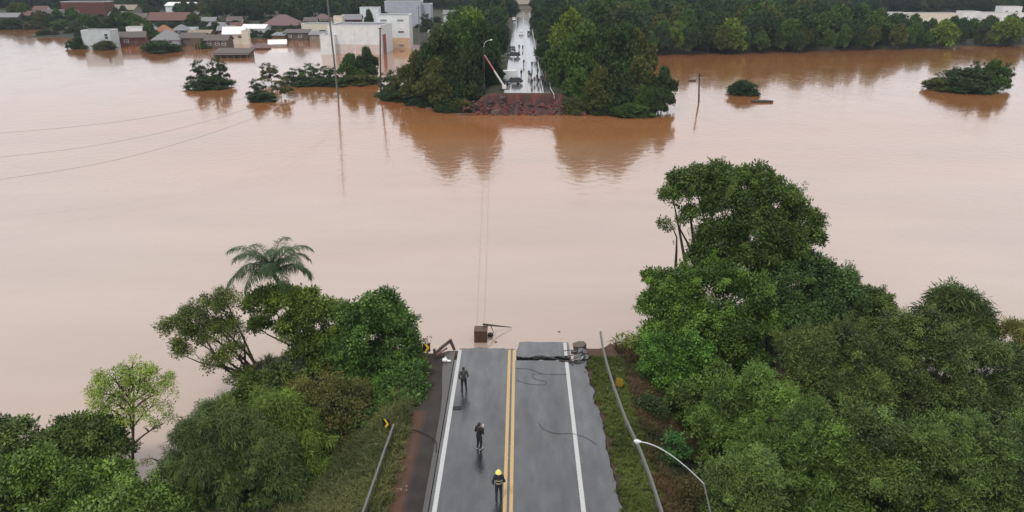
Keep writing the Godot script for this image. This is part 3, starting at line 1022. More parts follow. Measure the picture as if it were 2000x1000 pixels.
func materials() -> void:
	M.leaf = leaf_material()
	var tints := {"dark": Color(0.045, 0.081, 0.027), "mid": Color(0.073, 0.132, 0.032), "olive": Color(0.103, 0.115, 0.036), "lime": Color(0.150, 0.218, 0.034), "blue": Color(0.045, 0.081, 0.040)}
	for k in tints:
		M["leaf_" + k] = leaf_material(tints[k], 0.28, 0.6)
	M.blot = noise_tex(3, 0.012, grey(0.55), grey(1.0), 512, 6)
	M.wall = noise_tex(4, 0.01, grey(0.91), grey(1.0), 512, 5)
	M.grain = noise_tex(8, 0.05, grey(0.6), grey(1.0), 512, 6)
	M.bark = worn(0.085, 0.066, 0.05, M.grain, 1.5, 0.95)
	M.bark_pale = worn(0.16, 0.13, 0.1, M.grain, 1.5, 0.95)
	M.skin = mat(1, 1, 1, 0.55)
	M.skin.vertex_color_use_as_albedo = true
	M.hair = mat(0.008, 0.007, 0.006, 0.6)
	M.black_cloth = mat(0.008, 0.008, 0.009, 0.85)
	M.dark_cloth = mat(0.016, 0.017, 0.02, 0.85)
	M.grey_cloth = mat(0.04, 0.04, 0.039, 0.85)
	M.navy_cloth = mat(0.012, 0.014, 0.024, 0.85)
	M.red_cloth = mat(0.16, 0.05, 0.05, 0.85)
	M.pale_cloth = mat(0.4, 0.4, 0.4, 0.85)
	M.pale_shoe = mat(0.35, 0.32, 0.3, 0.7)
	M.helmet_yellow = mat(0.75, 0.68, 0.16, 0.35)
	M.band = mat(0.4, 0.42, 0.2, 0.5)
	M.galvanised = worn(0.2, 0.2, 0.185, M.grain, 0.8, 0.6)
	M.pale_metal = mat(0.62, 0.64, 0.66, 0.4)
	M.glassy = mat(0.7, 0.72, 0.72, 0.15)
	M.sign_black = mat(0.012, 0.011, 0.01, 0.5)
	M.sign_yellow = mat(0.72, 0.45, 0.02, 0.5)
	M.sign_back = worn(0.42, 0.27, 0.02, M.grain, 0.7, 0.6)
	M.insulator = mat(0.3, 0.25, 0.2, 0.3)
	M.wire = mat(0.03, 0.03, 0.032, 0.6)
	M.wire_grey = mat(0.12, 0.11, 0.11, 0.6)
	M.wire_tan = mat(0.3, 0.24, 0.2, 0.7)
	M.hose = mat(0.012, 0.01, 0.01, 0.5)
	M.concrete = worn(0.27, 0.25, 0.22, M.blot, 3.0)
	M.dirty_concrete = worn(0.16, 0.13, 0.105, M.grain, 1.2)
	M.wet_concrete = worn(0.12, 0.06, 0.032, M.grain, 1.6, 0.5)
	M.white_wall = worn(0.72, 0.76, 0.78, M.wall, 14.0)
	M.cream_wall = worn(0.68, 0.64, 0.54, M.wall, 12.0)
	M.stained_wall = worn(0.62, 0.43, 0.27, M.wall, 9.0)
	M.blue_wall = worn(0.5, 0.56, 0.58, M.wall, 14.0)
	M.grey_wall = worn(0.42, 0.44, 0.5, M.wall, 14.0)
	M.red_wall = worn(0.2, 0.07, 0.05, M.blot, 5.0)
	M.brown_wall = worn(0.19, 0.14, 0.11, M.blot, 6.0)
	M.timber = worn(0.24, 0.15, 0.08, M.grain, 2.0)
	M.tile_red = worn(0.2, 0.1, 0.085, M.grain, 5.0)
	M.tile_pink = worn(0.23, 0.14, 0.14, M.grain, 6.0)
	M.tile_orange = worn(0.42, 0.19, 0.09, M.grain, 5.0)
	M.tile_brown = worn(0.17, 0.14, 0.13, M.grain, 5.0)
	M.grey_sheet = worn(0.27, 0.27, 0.29, M.grain, 7.0, 0.6)
	M.white_sheet = worn(0.8, 0.8, 0.8, M.wall, 20.0, 0.6)
	M.beige = worn(0.36, 0.31, 0.24, M.grain, 9.0)
	M.dark_glass = mat(0.02, 0.022, 0.03, 0.12)
	M.car_glass = mat(0.012, 0.013, 0.015, 0.08)
	M.trim = mat(0.7, 0.7, 0.68, 0.6)
	M.rubber = mat(0.015, 0.015, 0.015, 0.9)
	M.steel = mat(0.4, 0.4, 0.42, 0.35, 0.6)
	M.red = mat(0.35, 0.02, 0.015, 0.4)
	M.boom_red = mat(0.5, 0.05, 0.045, 0.5)
	M.boom_white = mat(0.72, 0.7, 0.68, 0.5)
	M.car_white = mat(0.75, 0.75, 0.75, 0.25)
	M.car_dark = mat(0.03, 0.032, 0.036, 0.2)
	M.plastic_white = mat(0.75, 0.75, 0.76, 0.5)
	M.door_red = mat(0.26, 0.07, 0.05, 0.6)
	M.teal = mat(0.2, 0.45, 0.38, 0.6)
	M.broad = leaf_cluster(21, 26, 0.42, 0.27, 0.13, 0.1)
	M.small = leaf_cluster(22, 26, 0.4, 0.2, 0.1, 0.0)
	M.fine = leaf_cluster(23, 34, 0.42, 0.24, 0.065, 0.25)
	M.feather = leaf_cluster(24, 36, 0.46, 0.34, 0.05, 0.75)
	M.spray = leaf_cluster(25, 18, 0.5, 0.6, 0.08, 0.3)
	M.far_leaf = leaf_cluster(26, 13, 0.45, 0.46, 0.24, 0.1)

func asphalt(sd: int, wet: float) -> StandardMaterial3D:
	var m := StandardMaterial3D.new()
	m.albedo_color = lin(0.042, 0.046, 0.054)
	m.albedo_texture = noise_tex(sd, 0.011, Color(0.6, 0.61, 0.63), Color(1.0, 0.97, 0.95), 1024, 6)
	m.vertex_color_use_as_albedo = true
	m.roughness = 1.0
	m.roughness_texture = noise_tex(sd + 1, 0.008, grey(wet * 0.4), grey(wet * 2.3), 512, 4)
	m.metallic_specular = 0.7
	m.clearcoat_enabled = true
	m.clearcoat = 1.0
	m.clearcoat_texture = noise_tex(sd + 5, 0.009, grey(0.1), grey(1.0), 512, 5)
	m.clearcoat_roughness = 0.16
	m.uv1_triplanar = true
	m.uv1_world_triplanar = true
	m.uv1_scale = Vector3(0.15, 0.15, 0.045)
	m.normal_enabled = true
	m.normal_texture = noise_tex(sd + 2, 0.2, grey(0), grey(1), 512, 3, true, 3.0)
	m.normal_scale = 0.12
	return m

func setting() -> void:
	# water: muddy; tan-to-orange grading paints in the look of sky and tree reflections
	var wm := StandardMaterial3D.new()
	wm.vertex_color_use_as_albedo = true
	wm.roughness = 1.0
	wm.roughness_texture = noise_tex(36, 0.006, grey(0.0), grey(0.16), 512, 4)
	wm.metallic_specular = 0.62
	wm.clearcoat_enabled = true
	wm.clearcoat = 0.5
	wm.clearcoat_roughness = 0.05
	wm.normal_enabled = true
	wm.normal_texture = noise_tex(31, 0.012, grey(0), grey(1), 1024, 5, true, 6.0)
	wm.normal_scale = 0.17
	var b := MB.new()
	var nx := 90
	var nz := 140
	for j in nz + 1:
		for i in nx + 1:
			var x := lerpf(-420.0, 420.0, float(i) / nx)
			var z := lerpf(40.0, -700.0, pow(float(j) / nz, 1.4))
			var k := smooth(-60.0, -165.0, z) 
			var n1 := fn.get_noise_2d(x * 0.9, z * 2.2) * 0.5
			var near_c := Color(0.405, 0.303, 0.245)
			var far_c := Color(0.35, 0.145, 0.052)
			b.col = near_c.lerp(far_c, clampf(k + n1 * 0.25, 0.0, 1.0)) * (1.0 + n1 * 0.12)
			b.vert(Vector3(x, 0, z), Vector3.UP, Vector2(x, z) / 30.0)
	for j in nz:
		for i in nx:
			var a := j * (nx + 1) + i
			b.face(a, a + 1, a + nx + 2)
			b.face(a, a + nx + 2, a + nx + 1)
	wm.detail_enabled = true
	wm.detail_albedo = noise_tex(33, 0.006, Color(0.9, 0.895, 0.89), Color(1, 1, 1), 1024, 7)
	wm.detail_blend_mode = BaseMaterial3D.BLEND_MODE_MUL
	wm.detail_uv_layer = BaseMaterial3D.DETAIL_UV_2
	var uv2 := PackedVector2Array()
	for p in b.v: uv2.append(Vector2(p.x / 330.0 + p.z / 1500.0, p.z / 110.0))
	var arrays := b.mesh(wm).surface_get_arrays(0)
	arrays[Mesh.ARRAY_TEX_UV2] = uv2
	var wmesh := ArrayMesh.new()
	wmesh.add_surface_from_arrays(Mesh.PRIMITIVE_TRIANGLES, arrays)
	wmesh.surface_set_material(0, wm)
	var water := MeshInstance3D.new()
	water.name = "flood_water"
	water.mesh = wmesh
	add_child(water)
	water.set_meta("kind", "structure")
	# ground
	M.soil = worn(1, 1, 1, noise_tex(41, 0.04, grey(0.5), grey(1.0), 1024, 7), 2.2, 0.9)
	M.soil.vertex_color_use_as_albedo = true
	M.soil.heightmap_enabled = true
	M.soil.heightmap_texture = noise_tex(43, 0.06, grey(0), grey(1), 512, 6)
	M.soil.heightmap_scale = 6.0
	grid("near_bank_ground", -45.0, 60.0, 20.0, -66.0, 210, 190, near_height, near_colour, M.soil)
	var fc := func(x: float, z: float, _h: float) -> Color:
		var n1 := fn.get_noise_2d(x * 5.0, z * 5.0) * 0.5 + 0.5
		var c := Color(0.035, 0.045, 0.018).lerp(Color(0.07, 0.065, 0.03), n1)
		if z > -168.5 and absf(x - 2.0) < 13.0: c = Color(0.13, 0.04, 0.03).lerp(Color(0.085, 0.05, 0.038), n1)
		return c
	grid("far_land", -420.0, 420.0, -150.0, -760.0, 280, 240, far_height, fc, M.soil)
	# red face of the washed-out embankment, on a finer grid
	var bank_h := func(x: float, z: float) -> float:
		var rough := fine.get_noise_2d(x * 9.0, z * 9.0) * 1.5 + fine.get_noise_2d(x * 26.0, z * 26.0) * 0.7
		var side := smooth(6.0, 15.0, absf(x - 2.0))
		var t := clampf((-158.2 - side * 3.0 - z + fine.get_noise_2d(x * 5.0, 9.0) * 3.0) / 7.4, 0.0, 1.0)
		var lip := smooth(-165.3, -166.1, z) * (1.0 - side)
		return lerpf(-1.6 + 3.9 * t - side * 1.4, 3.9, lip) + rough * 0.85 * (1.0 - lip)
	var bank_c := func(x: float, z: float, _h: float) -> Color:
		var n1 := fine.get_noise_2d(x * 7.0, z * 7.0) * 0.5 + 0.5
		var n2 := fine.get_noise_2d(x * 16.0, z * 16.0) * 0.5 + 0.5
		var c := Color(0.2, 0.062, 0.05).lerp(Color(0.1, 0.064, 0.058), smooth(0.4, 0.62, n1))
		return c.lerp(Color(0.05, 0.05, 0.02), smooth(9.0, 14.0, absf(x - 1.8)) * 0.7) * (0.4 + 1.2 * n2)
	grid("washed_out_bank", -15.0, 19.0, -150.5, -166.4, 110, 70, bank_h, bank_c, M.soil)
	near_road()
	far_road()

func road_stain(x: float, z: float) -> Color:
	var long := fn.get_noise_2d(x * 14.0, z * 1.6) * 0.5 + 0.5
	var patch := fn.get_noise_2d(x * 6.0 + 50.0, z * 4.0) * 0.5 + 0.5
	var small := fine.get_noise_2d(x * 14.0, z * 5.0) * 0.5 + 0.5
	var tone := lerpf(0.4, 1.45, smooth(0.2, 0.8, long * 0.45 + patch * 0.35 + small * 0.2))
	var wheel := 0.0
	for t in [-2.75, -1.15, 1.15, 2.85]: wheel = maxf(wheel, 1.0 - smooth(0.15, 0.5, absf(x - t + fn.get_noise_2d(z * 3.0, t) * 0.2)))
	tone *= 1.0 - 0.22 * wheel
	var c := Color(tone, tone * 1.005, tone * 1.02)
	# thin mud dragged along the middle of the right lane and along both edges
	var mud := smooth(0.42, 0.75, patch * 0.5 + small * 0.5) * (1.0 - smooth(0.3, 0.9, absf(x - 1.85)))
	mud = maxf(mud, 0.8 * smooth(4.5, 5.7, x + (small - 0.5) * 1.2) * smooth(-46.0, -41.0, z) if z < -41.0 else smooth(4.6, 5.8, x + (small - 0.5) * 1.4))
	mud = maxf(mud, 0.5 * smooth(-3.3, -3.9, x + (small - 0.5)))
	return c.lerp(Color(2.0, 1.7, 1.5), mud * 0.55)

func near_road() -> void:
	var road := MB.new()
	var zs := []
	for k in 41: zs.append(lerpf(30.0, -46.35, k / 40.0))
	var right := func(z: float) -> float: return 5.35 + smooth(-45.5, -38.0, z) * 0.45 + smooth(-38.0, -28.0, z) * 0.25 + fine.get_noise_2d(z * 14.0, 1.0) * 0.3
	# left lane runs on to the torn edge; the right lane ends at the crack
	for k in 40:
		var z0: float = zs[k]; var z1: float = zs[k + 1]
		road.quad(Vector3(right.call(z0), 4, z0), Vector3(right.call(z1), 4, z1), Vector3(right.call(z1), 3.7, z1), Vector3(right.call(z0), 3.7, z0), Vector3.RIGHT)
		road.quad(Vector3(-3.88, 4, z0), Vector3(-3.88, 4, z1), Vector3(-3.88, 3.7, z1), Vector3(-3.88, 3.7, z0), Vector3.LEFT)
	# the surface, with wheel tracks, mud smears and damp patches as stains of the asphalt
	var nx := 44
	var nz := 190
	for j in nz + 1:
		for i in nx + 1:
			var z := lerpf(30.0, -46.35, pow(float(j) / nz, 0.6))
			var x := lerpf(-3.88, right.call(z), float(i) / nx)
			road.col = road_stain(x, z)
			road.vert(Vector3(x, 4, z), Vector3.UP)
	var first := road.v.size() - (nx + 1) * (nz + 1)
	for j in nz:
		for i in nx:
			var a := first + j * (nx + 1) + i
			road.face(a, a + 1, a + nx + 2)
			road.face(a, a + nx + 2, a + nx + 1)
	road.col = Color.WHITE
	var edge := []
	for k in 25:
		var x := lerpf(-4.75, 0.42, k / 24.0)
		edge.append(Vector3(x, 4, -48.05 + fine.get_noise_2d(x * 30.0, 0.0) * 0.22 - (0.12 if x > -3.0 and x < -0.4 else 0.0)))
	for k in 24:
		var a: Vector3 = edge[k]; var c: Vector3 = edge[k + 1]
		if a.x < -3.88: continue
		for s in 3:
			var e := [a.lerp(Vector3(a.x, 4, -46.35), s / 3.0), c.lerp(Vector3(c.x, 4, -46.35), s / 3.0), c.lerp(Vector3(c.x, 4, -46.35), (s + 1) / 3.0), a.lerp(Vector3(a.x, 4, -46.35), (s + 1) / 3.0)]
			var ids := []
			for q in e:
				road.col = road_stain(q.x, q.z)
				ids.append(road.vert(q, Vector3.UP))
			road.face(ids[0], ids[1], ids[2])
			road.face(ids[0], ids[2], ids[3])
		road.col = Color.WHITE
		road.quad(a, c, c - Vector3(0, 0.3, 0), a - Vector3(0, 0.3, 0), Vector3.FORWARD)
	road.quad(Vector3(0.42, 4, -48.05), Vector3(0.42, 4, -46.35), Vector3(0.42, 3.7, -46.35), Vector3(0.42, 3.7, -48.05), Vector3.RIGHT)
	for k in 20:
		var x0 := lerpf(0.42, 5.3, k / 20.0); var x1 := lerpf(0.42, 5.3, (k + 1) / 20.0)
		road.quad(Vector3(x0, 4, -46.35), Vector3(x1, 4, -46.35), Vector3(x1, 3.7, -46.35), Vector3(x0, 3.7, -46.35), Vector3.FORWARD)
	var road_mat := asphalt(50, 0.2)
	var r := struct("road", road, road_mat)
	M.asphalt = road_mat
	M.line_white = worn(0.68, 0.68, 0.68, M.grain, 1.6, 0.45)
	M.line_yellow = worn(0.72, 0.49, 0.21, M.grain, 1.6, 0.45)
	var l := MB.new()
	strip(l, [-3.62, -3.6], 4.004, 30.0, -47.85, 0.24, 60)
	part("edge_line", l, M.line_white, r)
	l = MB.new()
	strip(l, [4.03, 4.05], 4.004, 30.0, -46.3, 0.24, 60)
	part("edge_line", l, M.line_white, r)
	for x in [-0.02, 0.31]:
		l = MB.new()
		strip(l, [x, x + 0.02], 4.004, 30.0, -47.9, 0.19, 60)
		part("centre_line", l, M.line_yellow, r)
	# paved strip and gutter beside the left lane
	var g := MB.new()
	for k in 40:
		var z0 := lerpf(30.0, -47.6, k / 40.0); var z1 := lerpf(30.0, -47.6, (k + 1) / 40.0)
		var o0 := -4.22 - smooth(-40.0, -46.0, z0) * 0.45; var o1 := -4.22 - smooth(-40.0, -46.0, z1) * 0.45
		g.quad(Vector3(-3.94, 3.985, z0), Vector3(o0, 3.965, z0), Vector3(o1, 3.965, z1), Vector3(-3.94, 3.985, z1), Vector3.UP)
		g.quad(Vector3(o0, 3.965, z0), Vector3(o0, 3.75, z0), Vector3(o1, 3.75, z1), Vector3(o1, 3.965, z1), Vector3.LEFT)
	struct("gutter_pavement", g, worn(0.1, 0.092, 0.088, M.grain, 1.1, 0.3))

func far_road() -> void:
	var b := MB.new()
	for k in 60:
		var z0 := lerpf(-166.2, -510.0, k / 60.0); var z1 := lerpf(-166.2, -510.0, (k + 1) / 60.0)
		var lx := func(z: float) -> float: return -3.0 + smooth(-420.0, -510.0, z) * 1.5
		var rx := func(z: float) -> float: return 7.3 + smooth(-440.0, -510.0, z) * 3.0
		b.quad(Vector3(lx.call(z0), 4, z0), Vector3(rx.call(z0), 4, z0), Vector3(rx.call(z1), 4, z1), Vector3(lx.call(z1), 4, z1), Vector3.UP)
		for s in [lx, rx]: b.quad(Vector3(s.call(z0), 4, z0), Vector3(s.call(z1), 4, z1), Vector3(s.call(z1), 3.6, z1), Vector3(s.call(z0), 3.6, z0), Vector3(s.call(z0), 0, 0))
	b.quad(Vector3(-3, 4, -166.2), Vector3(7.3, 4, -166.2), Vector3(7.3, 3.55, -166.2), Vector3(-3, 3.55, -166.2), Vector3.BACK)
	var m := asphalt(60, 0.12)
	m.albedo_color = lin(0.13, 0.13, 0.133)
	m.clearcoat_texture = null
	m.clearcoat = 0.8
	m.clearcoat_roughness = 0.1
	var r := struct("far_road", b, m)
	for x in [-1.55, 5.75]:
		var l := MB.new()
		strip(l, [x, x], 4.004, -166.6, -480.0, 0.22, 30)
		part("edge_line", l, M.line_white, r)
	for x in [1.98, 2.3]:
		var l := MB.new()
		strip(l, [x, x], 4.004, -166.6, -480.0, 0.12, 30)
		part("centre_line", l, worn(0.4, 0.34, 0.22, M.grain, 1.6, 0.3), r)

func near_things() -> void:
	# the broken end of the road
	var sb := MB.new()
	var tilt := Basis(Vector3.RIGHT, 0.0) * Basis(Vector3.BACK, 0.012)
	var ring := []
	for p in [Vector2(0.5, -46.72), Vector2(1.2, -46.88), Vector2(1.7, -46.74), Vector2(2.3, -46.95), Vector2(2.9, -46.7), Vector2(3.5, -46.98), Vector2(3.9, -46.8), Vector2(4.4, -46.86), Vector2(4.36, -49.1), Vector2(3.4, -49.17), Vector2(2.2, -49.12), Vector2(1.3, -49.2), Vector2(0.72, -49.1), Vector2(0.62, -48.3), Vector2(0.48, -47.7)]:
		ring.append(Vector3(p.x, 3.99 + (p.y + 46.6) * 0.0 + fine.get_noise_2d(p.x * 30.0, p.y * 30.0) * 0.03, p.y))
	var mid := Vector3(2.4, 4.02, -47.9)
	for i in ring.size():
		var a: Vector3 = ring[i]; var c: Vector3 = ring[(i + 1) % ring.size()]
		sb.tri(mid, a, c, Vector3.UP)
		sb.tri(mid - Vector3(0, 0.3, 0), a - Vector3(0, 0.28, 0), c - Vector3(0, 0.28, 0), Vector3.DOWN)
		sb.quad(a, c, c - Vector3(0, 0.28, 0), a - Vector3(0, 0.28, 0), (a + c) / 2.0 - mid)
	var slab := thing("asphalt_slab", "broken asphalt slab of the right lane, cracked off at the torn edge", "asphalt slab", Vector3.ZERO)
	part("surface", sb, M.asphalt, slab)
	var sl := MB.new()
	strip(sl, [4.05, 4.08], 4.032, -46.9, -49.0, 0.24, 6)
	part("edge_line", sl, M.line_white, slab)
	for q in [[4.95, 4.05, -46.7, 0.9, 0.22, 0.7, 0.25, 0.5, "flat grey asphalt chunk nearest the right end of the crack"], [5.25, 4.1, -47.5, 1.0, 0.2, 0.6, -0.35, 0.2, "tilted dark asphalt chunk in the middle of the rubble pile by the slab"],
		[4.75, 4.12, -47.4, 0.7, 0.2, 0.8, 0.15, -0.3, "dark asphalt chunk leaning on the broken slab's right side"], [5.4, 4.05, -46.75, 0.6, 0.18, 0.5, 0.1, 0.6, "small asphalt chunk at the right of the rubble pile"],
		[5.05, 4.3, -47.1, 0.5, 0.14, 0.45, 0.5, 0.1, "small asphalt chunk on top of the rubble pile"], [5.15, 4.0, -48.4, 1.2, 0.5, 0.8, 0.12, 0.1, "brownish block of roadbed at the far end of the rubble pile"]]:
		chunk("asphalt_chunk", q[8], "asphalt chunk", Vector3(q[0], q[1], q[2]), Vector3(q[3], q[4], q[5]), Basis(Vector3.BACK, q[6]) * Basis(Vector3.RIGHT, q[7]), int(q[0] * 100), M.dirty_concrete if "brown" in q[8] else M.asphalt, "rubble at the broken slab")
	# concrete pier left in the river, with driftwood
	var pb := MB.new()
	pb.box(Vector3(0, -0.5, 0), Vector3(1.1, 3.0, 1.0))
	var pier := thing("bridge_pier", "square brown concrete stump standing in the river beyond the left lane", "bridge pier", Vector3(-2.61, 0, -57.0))
	part("shaft", pb, M.wet_concrete, pier)
	var cap := MB.new()
	cap.box(Vector3(0.02, 1.04, -0.03), Vector3(1.16, 0.08, 1.06))
	part("cap", cap, M.wet_concrete, pier)
	var dw := MB.new()
	dw.tube([Vector3(-2.4, 1.3, -57.4), Vector3(-1.2, 0.55, -58.6), Vector3(0.0, 0.12, -59.2)], [0.1, 0.07, 0.03], 6)
	dw.tube([Vector3(-1.8, 0.9, -58.0), Vector3(-1.5, 0.4, -57.5)], [0.05, 0.02], 5)
	whole("driftwood_branch", dw, M.bark, "thin driftwood branch caught on the concrete stump in the river", "branch")
	chunk("floating_clod", "small dark lump floating right of the concrete stump", "debris", Vector3(-1.81, 0.08, -57.72), Vector3(0.5, 0.35, 0.5), Basis.IDENTITY, 5, M.bark)
	for q in [[Vector3(4.21, 0.02, -58.58), 9], [Vector3(-1.33, 0.02, -56.60), 10]]:
		chunk("driftwood_scrap", "scrap of driftwood floating on the open river", "debris", q[0], Vector3(0.26, 0.08, 0.16), Basis.IDENTITY, q[1], M.bark, "scraps drifting on the river")
	# torn guardrail at the left edge
	var tg := thing("torn_guardrail", "torn rusty guardrail bent into a peak at the left of the broken road", "guardrail", Vector3(-5.42, 3.90, -47.12))
	var o := tg.position
	var rail := MB.new()
	rail.sweep([Vector2(0, 0.16), Vector2(0.07, 0.1), Vector2(0.01, 0), Vector2(0.07, -0.1), Vector2(0, -0.16)], [Vector3(-5.42, 4.23, -46.60) - o, Vector3(-4.93, 4.31, -47.60) - o, Vector3(-4.35, 4.37, -48.60) - o], 0.012)
	part("rail", rail, M.dirty_concrete, tg)
	var rail2 := MB.new()
	rail2.rod(Vector3(-4.39, 4.41, -48.60) - o, Vector3(-4.04, 3.72, -48.30) - o, 0.13, 0.1, 6)
	part("post", rail2, M.bark, tg)
	var rail3 := MB.new()
	rail3.rod(Vector3(-5.19, 4.32, -46.50) - o, Vector3(-4.50, 4.38, -47.40) - o, 0.07, 0.07, 6)
	part("lower_beam", rail3, M.tile_pink, tg)
	var rail4 := MB.new()
	rail4.rod(Vector3(-5.31, 4.78, -46.50) - o, Vector3(-5.27, 4.08, -46.50) - o, 0.1, 0.09, 6)
	part("post", rail4, M.bark, tg)
	# white crumpled bag
	var bag := MB.new()
	var bp := Vector3(-4.54, 4.10, -46.17)
	bag.blob(bp, Vector3(0.17, 0.13, 0.14), 10, 7, fine, 1.2)
	bag.blob(bp + Vector3(0.04, 0.12, 0), Vector3(0.07, 0.13, 0.07), 8, 6, fine, 1.0)
	bag.blob(bp + Vector3(0.28, -0.06, 0.02), Vector3(0.15, 0.05, 0.09), 8, 6, fine, 1.0)
	whole("plastic_bag", bag, M.plastic_white, "crumpled white plastic bag on the muddy left shoulder", "bag")
	# flat dark plate with bars
	var dr := MB.new()
	dr.box(Vector3.ZERO, Vector3(0.55, 0.02, 0.42))
	var dark_plate := thing("drain_cover", "dark square drain cover in the left lane by the white line", "drain cover", Vector3(-3.20, 4.01, -40.18))
	part("frame", dr, M.rubber, dark_plate)
	for k in 4:
		var bar := MB.new()
		bar.box(Vector3(-0.18 + 0.12 * k, 0.014, 0), Vector3(0.04, 0.012, 0.34))
		part("bar", bar, M.hose, dark_plate)
	for q in [[Vector3(-5.32, 3.96, -32.63), 21], [Vector3(-5.58, 3.96, -32.34), 22], [Vector3(-5.27, 3.96, -32.30), 23]]:
		chunk("pale_stone", "small pale stone on the red dirt of the left shoulder", "stone", q[0], Vector3(0.14, 0.1, 0.12), Basis.IDENTITY, q[1], M.beige, "three pale stones on the left shoulder")
	# hose and loose wires
	cable("black_hose", "black hose curving from the left guardrail end across the red dirt", [Vector3(-6.76, 3.98, -37.90), Vector3(-5.89, 3.98, -37.91), Vector3(-5.11, 3.98, -37.60), Vector3(-4.37, 3.98, -36.99), Vector3(-4.13, 3.98, -36.48), Vector3(-4.04, 3.98, -35.60)], 0.036, M.hose)
	cable("loose_wire", "thin wire lying across the right lane just before the crack", [Vector3(0.42, 4.02, -45.22), Vector3(1.45, 4.02, -45.09), Vector3(2.39, 4.02, -44.48), Vector3(4.00, 4.02, -44.43)], 0.009, M.wire, "loose wires on the right lane")
	cable("loose_wire", "looped wire lying in the right lane behind the first wire", [Vector3(2.32, 4.02, -44.48), Vector3(1.62, 4.02, -44.40), Vector3(1.78, 4.02, -43.79), Vector3(2.50, 4.02, -43.47), Vector3(2.35, 4.02, -43.07), Vector3(1.43, 4.02, -43.13), Vector3(0.50, 4.02, -43.64)], 0.009, M.wire, "loose wires on the right lane")
	cable("loose_wire", "curved wire crossing the right white line midway down the road", [Vector3(1.91, 4.02, -38.59), Vector3(2.21, 4.02, -37.95), Vector3(2.90, 4.02, -37.53), Vector3(3.91, 4.02, -37.49), Vector3(4.70, 4.02, -37.09), Vector3(5.21, 4.02, -36.44)], 0.01, M.wire, "loose wires on the right lane")
	cable("black_cable", "black cable lying along the crack before the broken slab", [Vector3(0.48, 4.03, -46.87), Vector3(1.29, 4.04, -46.64), Vector3(2.20, 4.05, -46.93), Vector3(3.11, 4.04, -46.59), Vector3(4.10, 4.04, -46.16), Vector3(5.08, 4.10, -46.21)], 0.035, M.hose, "black cables at the crack")
	cable("black_cable", "second black cable looping from the crack over the rubble on the right", [Vector3(1.65, 4.03, -46.44), Vector3(2.93, 4.05, -46.79), Vector3(4.28, 4.15, -46.78), Vector3(5.16, 4.30, -46.89), Vector3(5.35, 4.20, -46.48), Vector3(4.70, 4.08, -46.02), Vector3(4.19, 4.08, -46.53)], 0.028, M.hose, "black cables at the crack")
	cable("black_cable", "third black cable curling round the rubble by the right white line", [Vector3(3.89, 4.10, -47.62), Vector3(4.60, 4.30, -47.34), Vector3(5.24, 4.30, -47.04), Vector3(4.90, 4.25, -46.38), Vector3(4.25, 4.08, -46.24), Vector3(4.50, 4.05, -45.71)], 0.024, M.hose, "black cables at the crack")
	# guardrails
	guardrail("guardrail", "long grey guardrail on the right, its far end hanging over the torn edge", [Vector3(6.72, 4.75, -49.21), Vector3(6.68, 4.60, -46.96), Vector3(6.73, 4.55, -44.65), Vector3(6.87, 4.55, -41.68), Vector3(7.14, 4.55, -38.19), Vector3(7.55, 4.55, -35.14), Vector3(7.76, 4.55, -32.54), Vector3(7.87, 4.55, -30.08), Vector3(7.87, 4.55, -26.34)], [2.0, 2.8, 3.4, 4.0, 4.6, 5.2, 5.9, 6.6, 7.3])
	guardrail("guardrail", "straight grey guardrail rising out of the bushes on the left shoulder", [Vector3(-6.72, 4.60, -37.31), Vector3(-6.85, 4.60, -34.72), Vector3(-6.94, 4.60, -32.23), Vector3(-7.04, 4.60, -29.85), Vector3(-7.06, 4.60, -26.43)], [0.1, 0.8, 1.5, 2.2, 2.9, 3.5])
	chevron_sign("chevron sign at the left edge of the torn road end, beside the dense tree", Vector3(-5.89, 3.80, -46.77), 0.1, 0.0, Vector2(0.52, 0.66), 0.95)
	chevron_sign("chevron sign at the head of the left guardrail, half turned among leaves", Vector3(-7.18, 3.70, -37.56), -0.5, 0.06, Vector2(0.56, 0.66), 0.9)
	var sb2 := thing("road_sign", "dull yellow sign seen tilted behind the right guardrail", "road sign", Vector3(7.22, 3.70, -42.56), -0.3)
	sb2.rotation.z = -0.1
	var post := MB.new()
	post.box(Vector3(0, 0.3, -0.05), Vector3(0.07, 1.2, 0.07))
	part("post", post, M.galvanised, sb2)
	var plate := MB.new()
	plate.box(Vector3(0, 0.85, 0), Vector3(0.46, 0.62, 0.02))
	part("sign_plate", plate, M.sign_back, sb2)
	# street lamp leaning in from the right
	street_lamp("white street lamp with a long curved arm over the right guardrail", Vector3(10.11, 2.89, -22.00), Vector3(8.66, 9.34, -26.20), Vector3(6.73, 11.77, -25.60), Vector3(5.65, 12.03, -25.40), 0.042)
	# people
	var stand := {"footl": Vector3(-0.13, 0, 0.02), "footr": Vector3(0.14, 0, -0.06), "elbowl": Vector3(-0.27, 1.14, 0.03), "handl": Vector3(-0.2, 0.98, -0.16), "elbowr": Vector3(0.29, 1.14, 0.02), "handr": Vector3(0.22, 1.0, -0.16), "jacket": M.grey_cloth, "trousers": M.black_cloth, "shoes": M.black_cloth}
	make_person("person", "person in a grey and black outfit walking beside the left white line, back turned", Vector3(-2.92, 4.00, -42.27), 0.25, {"footl": Vector3(-0.14, 0, 0.1), "footr": Vector3(0.17, 0, -0.12), "elbowl": Vector3(-0.29, 1.15, 0.06), "handl": Vector3(-0.24, 0.92, -0.05), "elbowr": Vector3(0.28, 1.16, 0.08), "handr": Vector3(0.27, 0.95, -0.1), "jacket": M.grey_cloth, "trousers": M.black_cloth, "shoes": M.black_cloth})
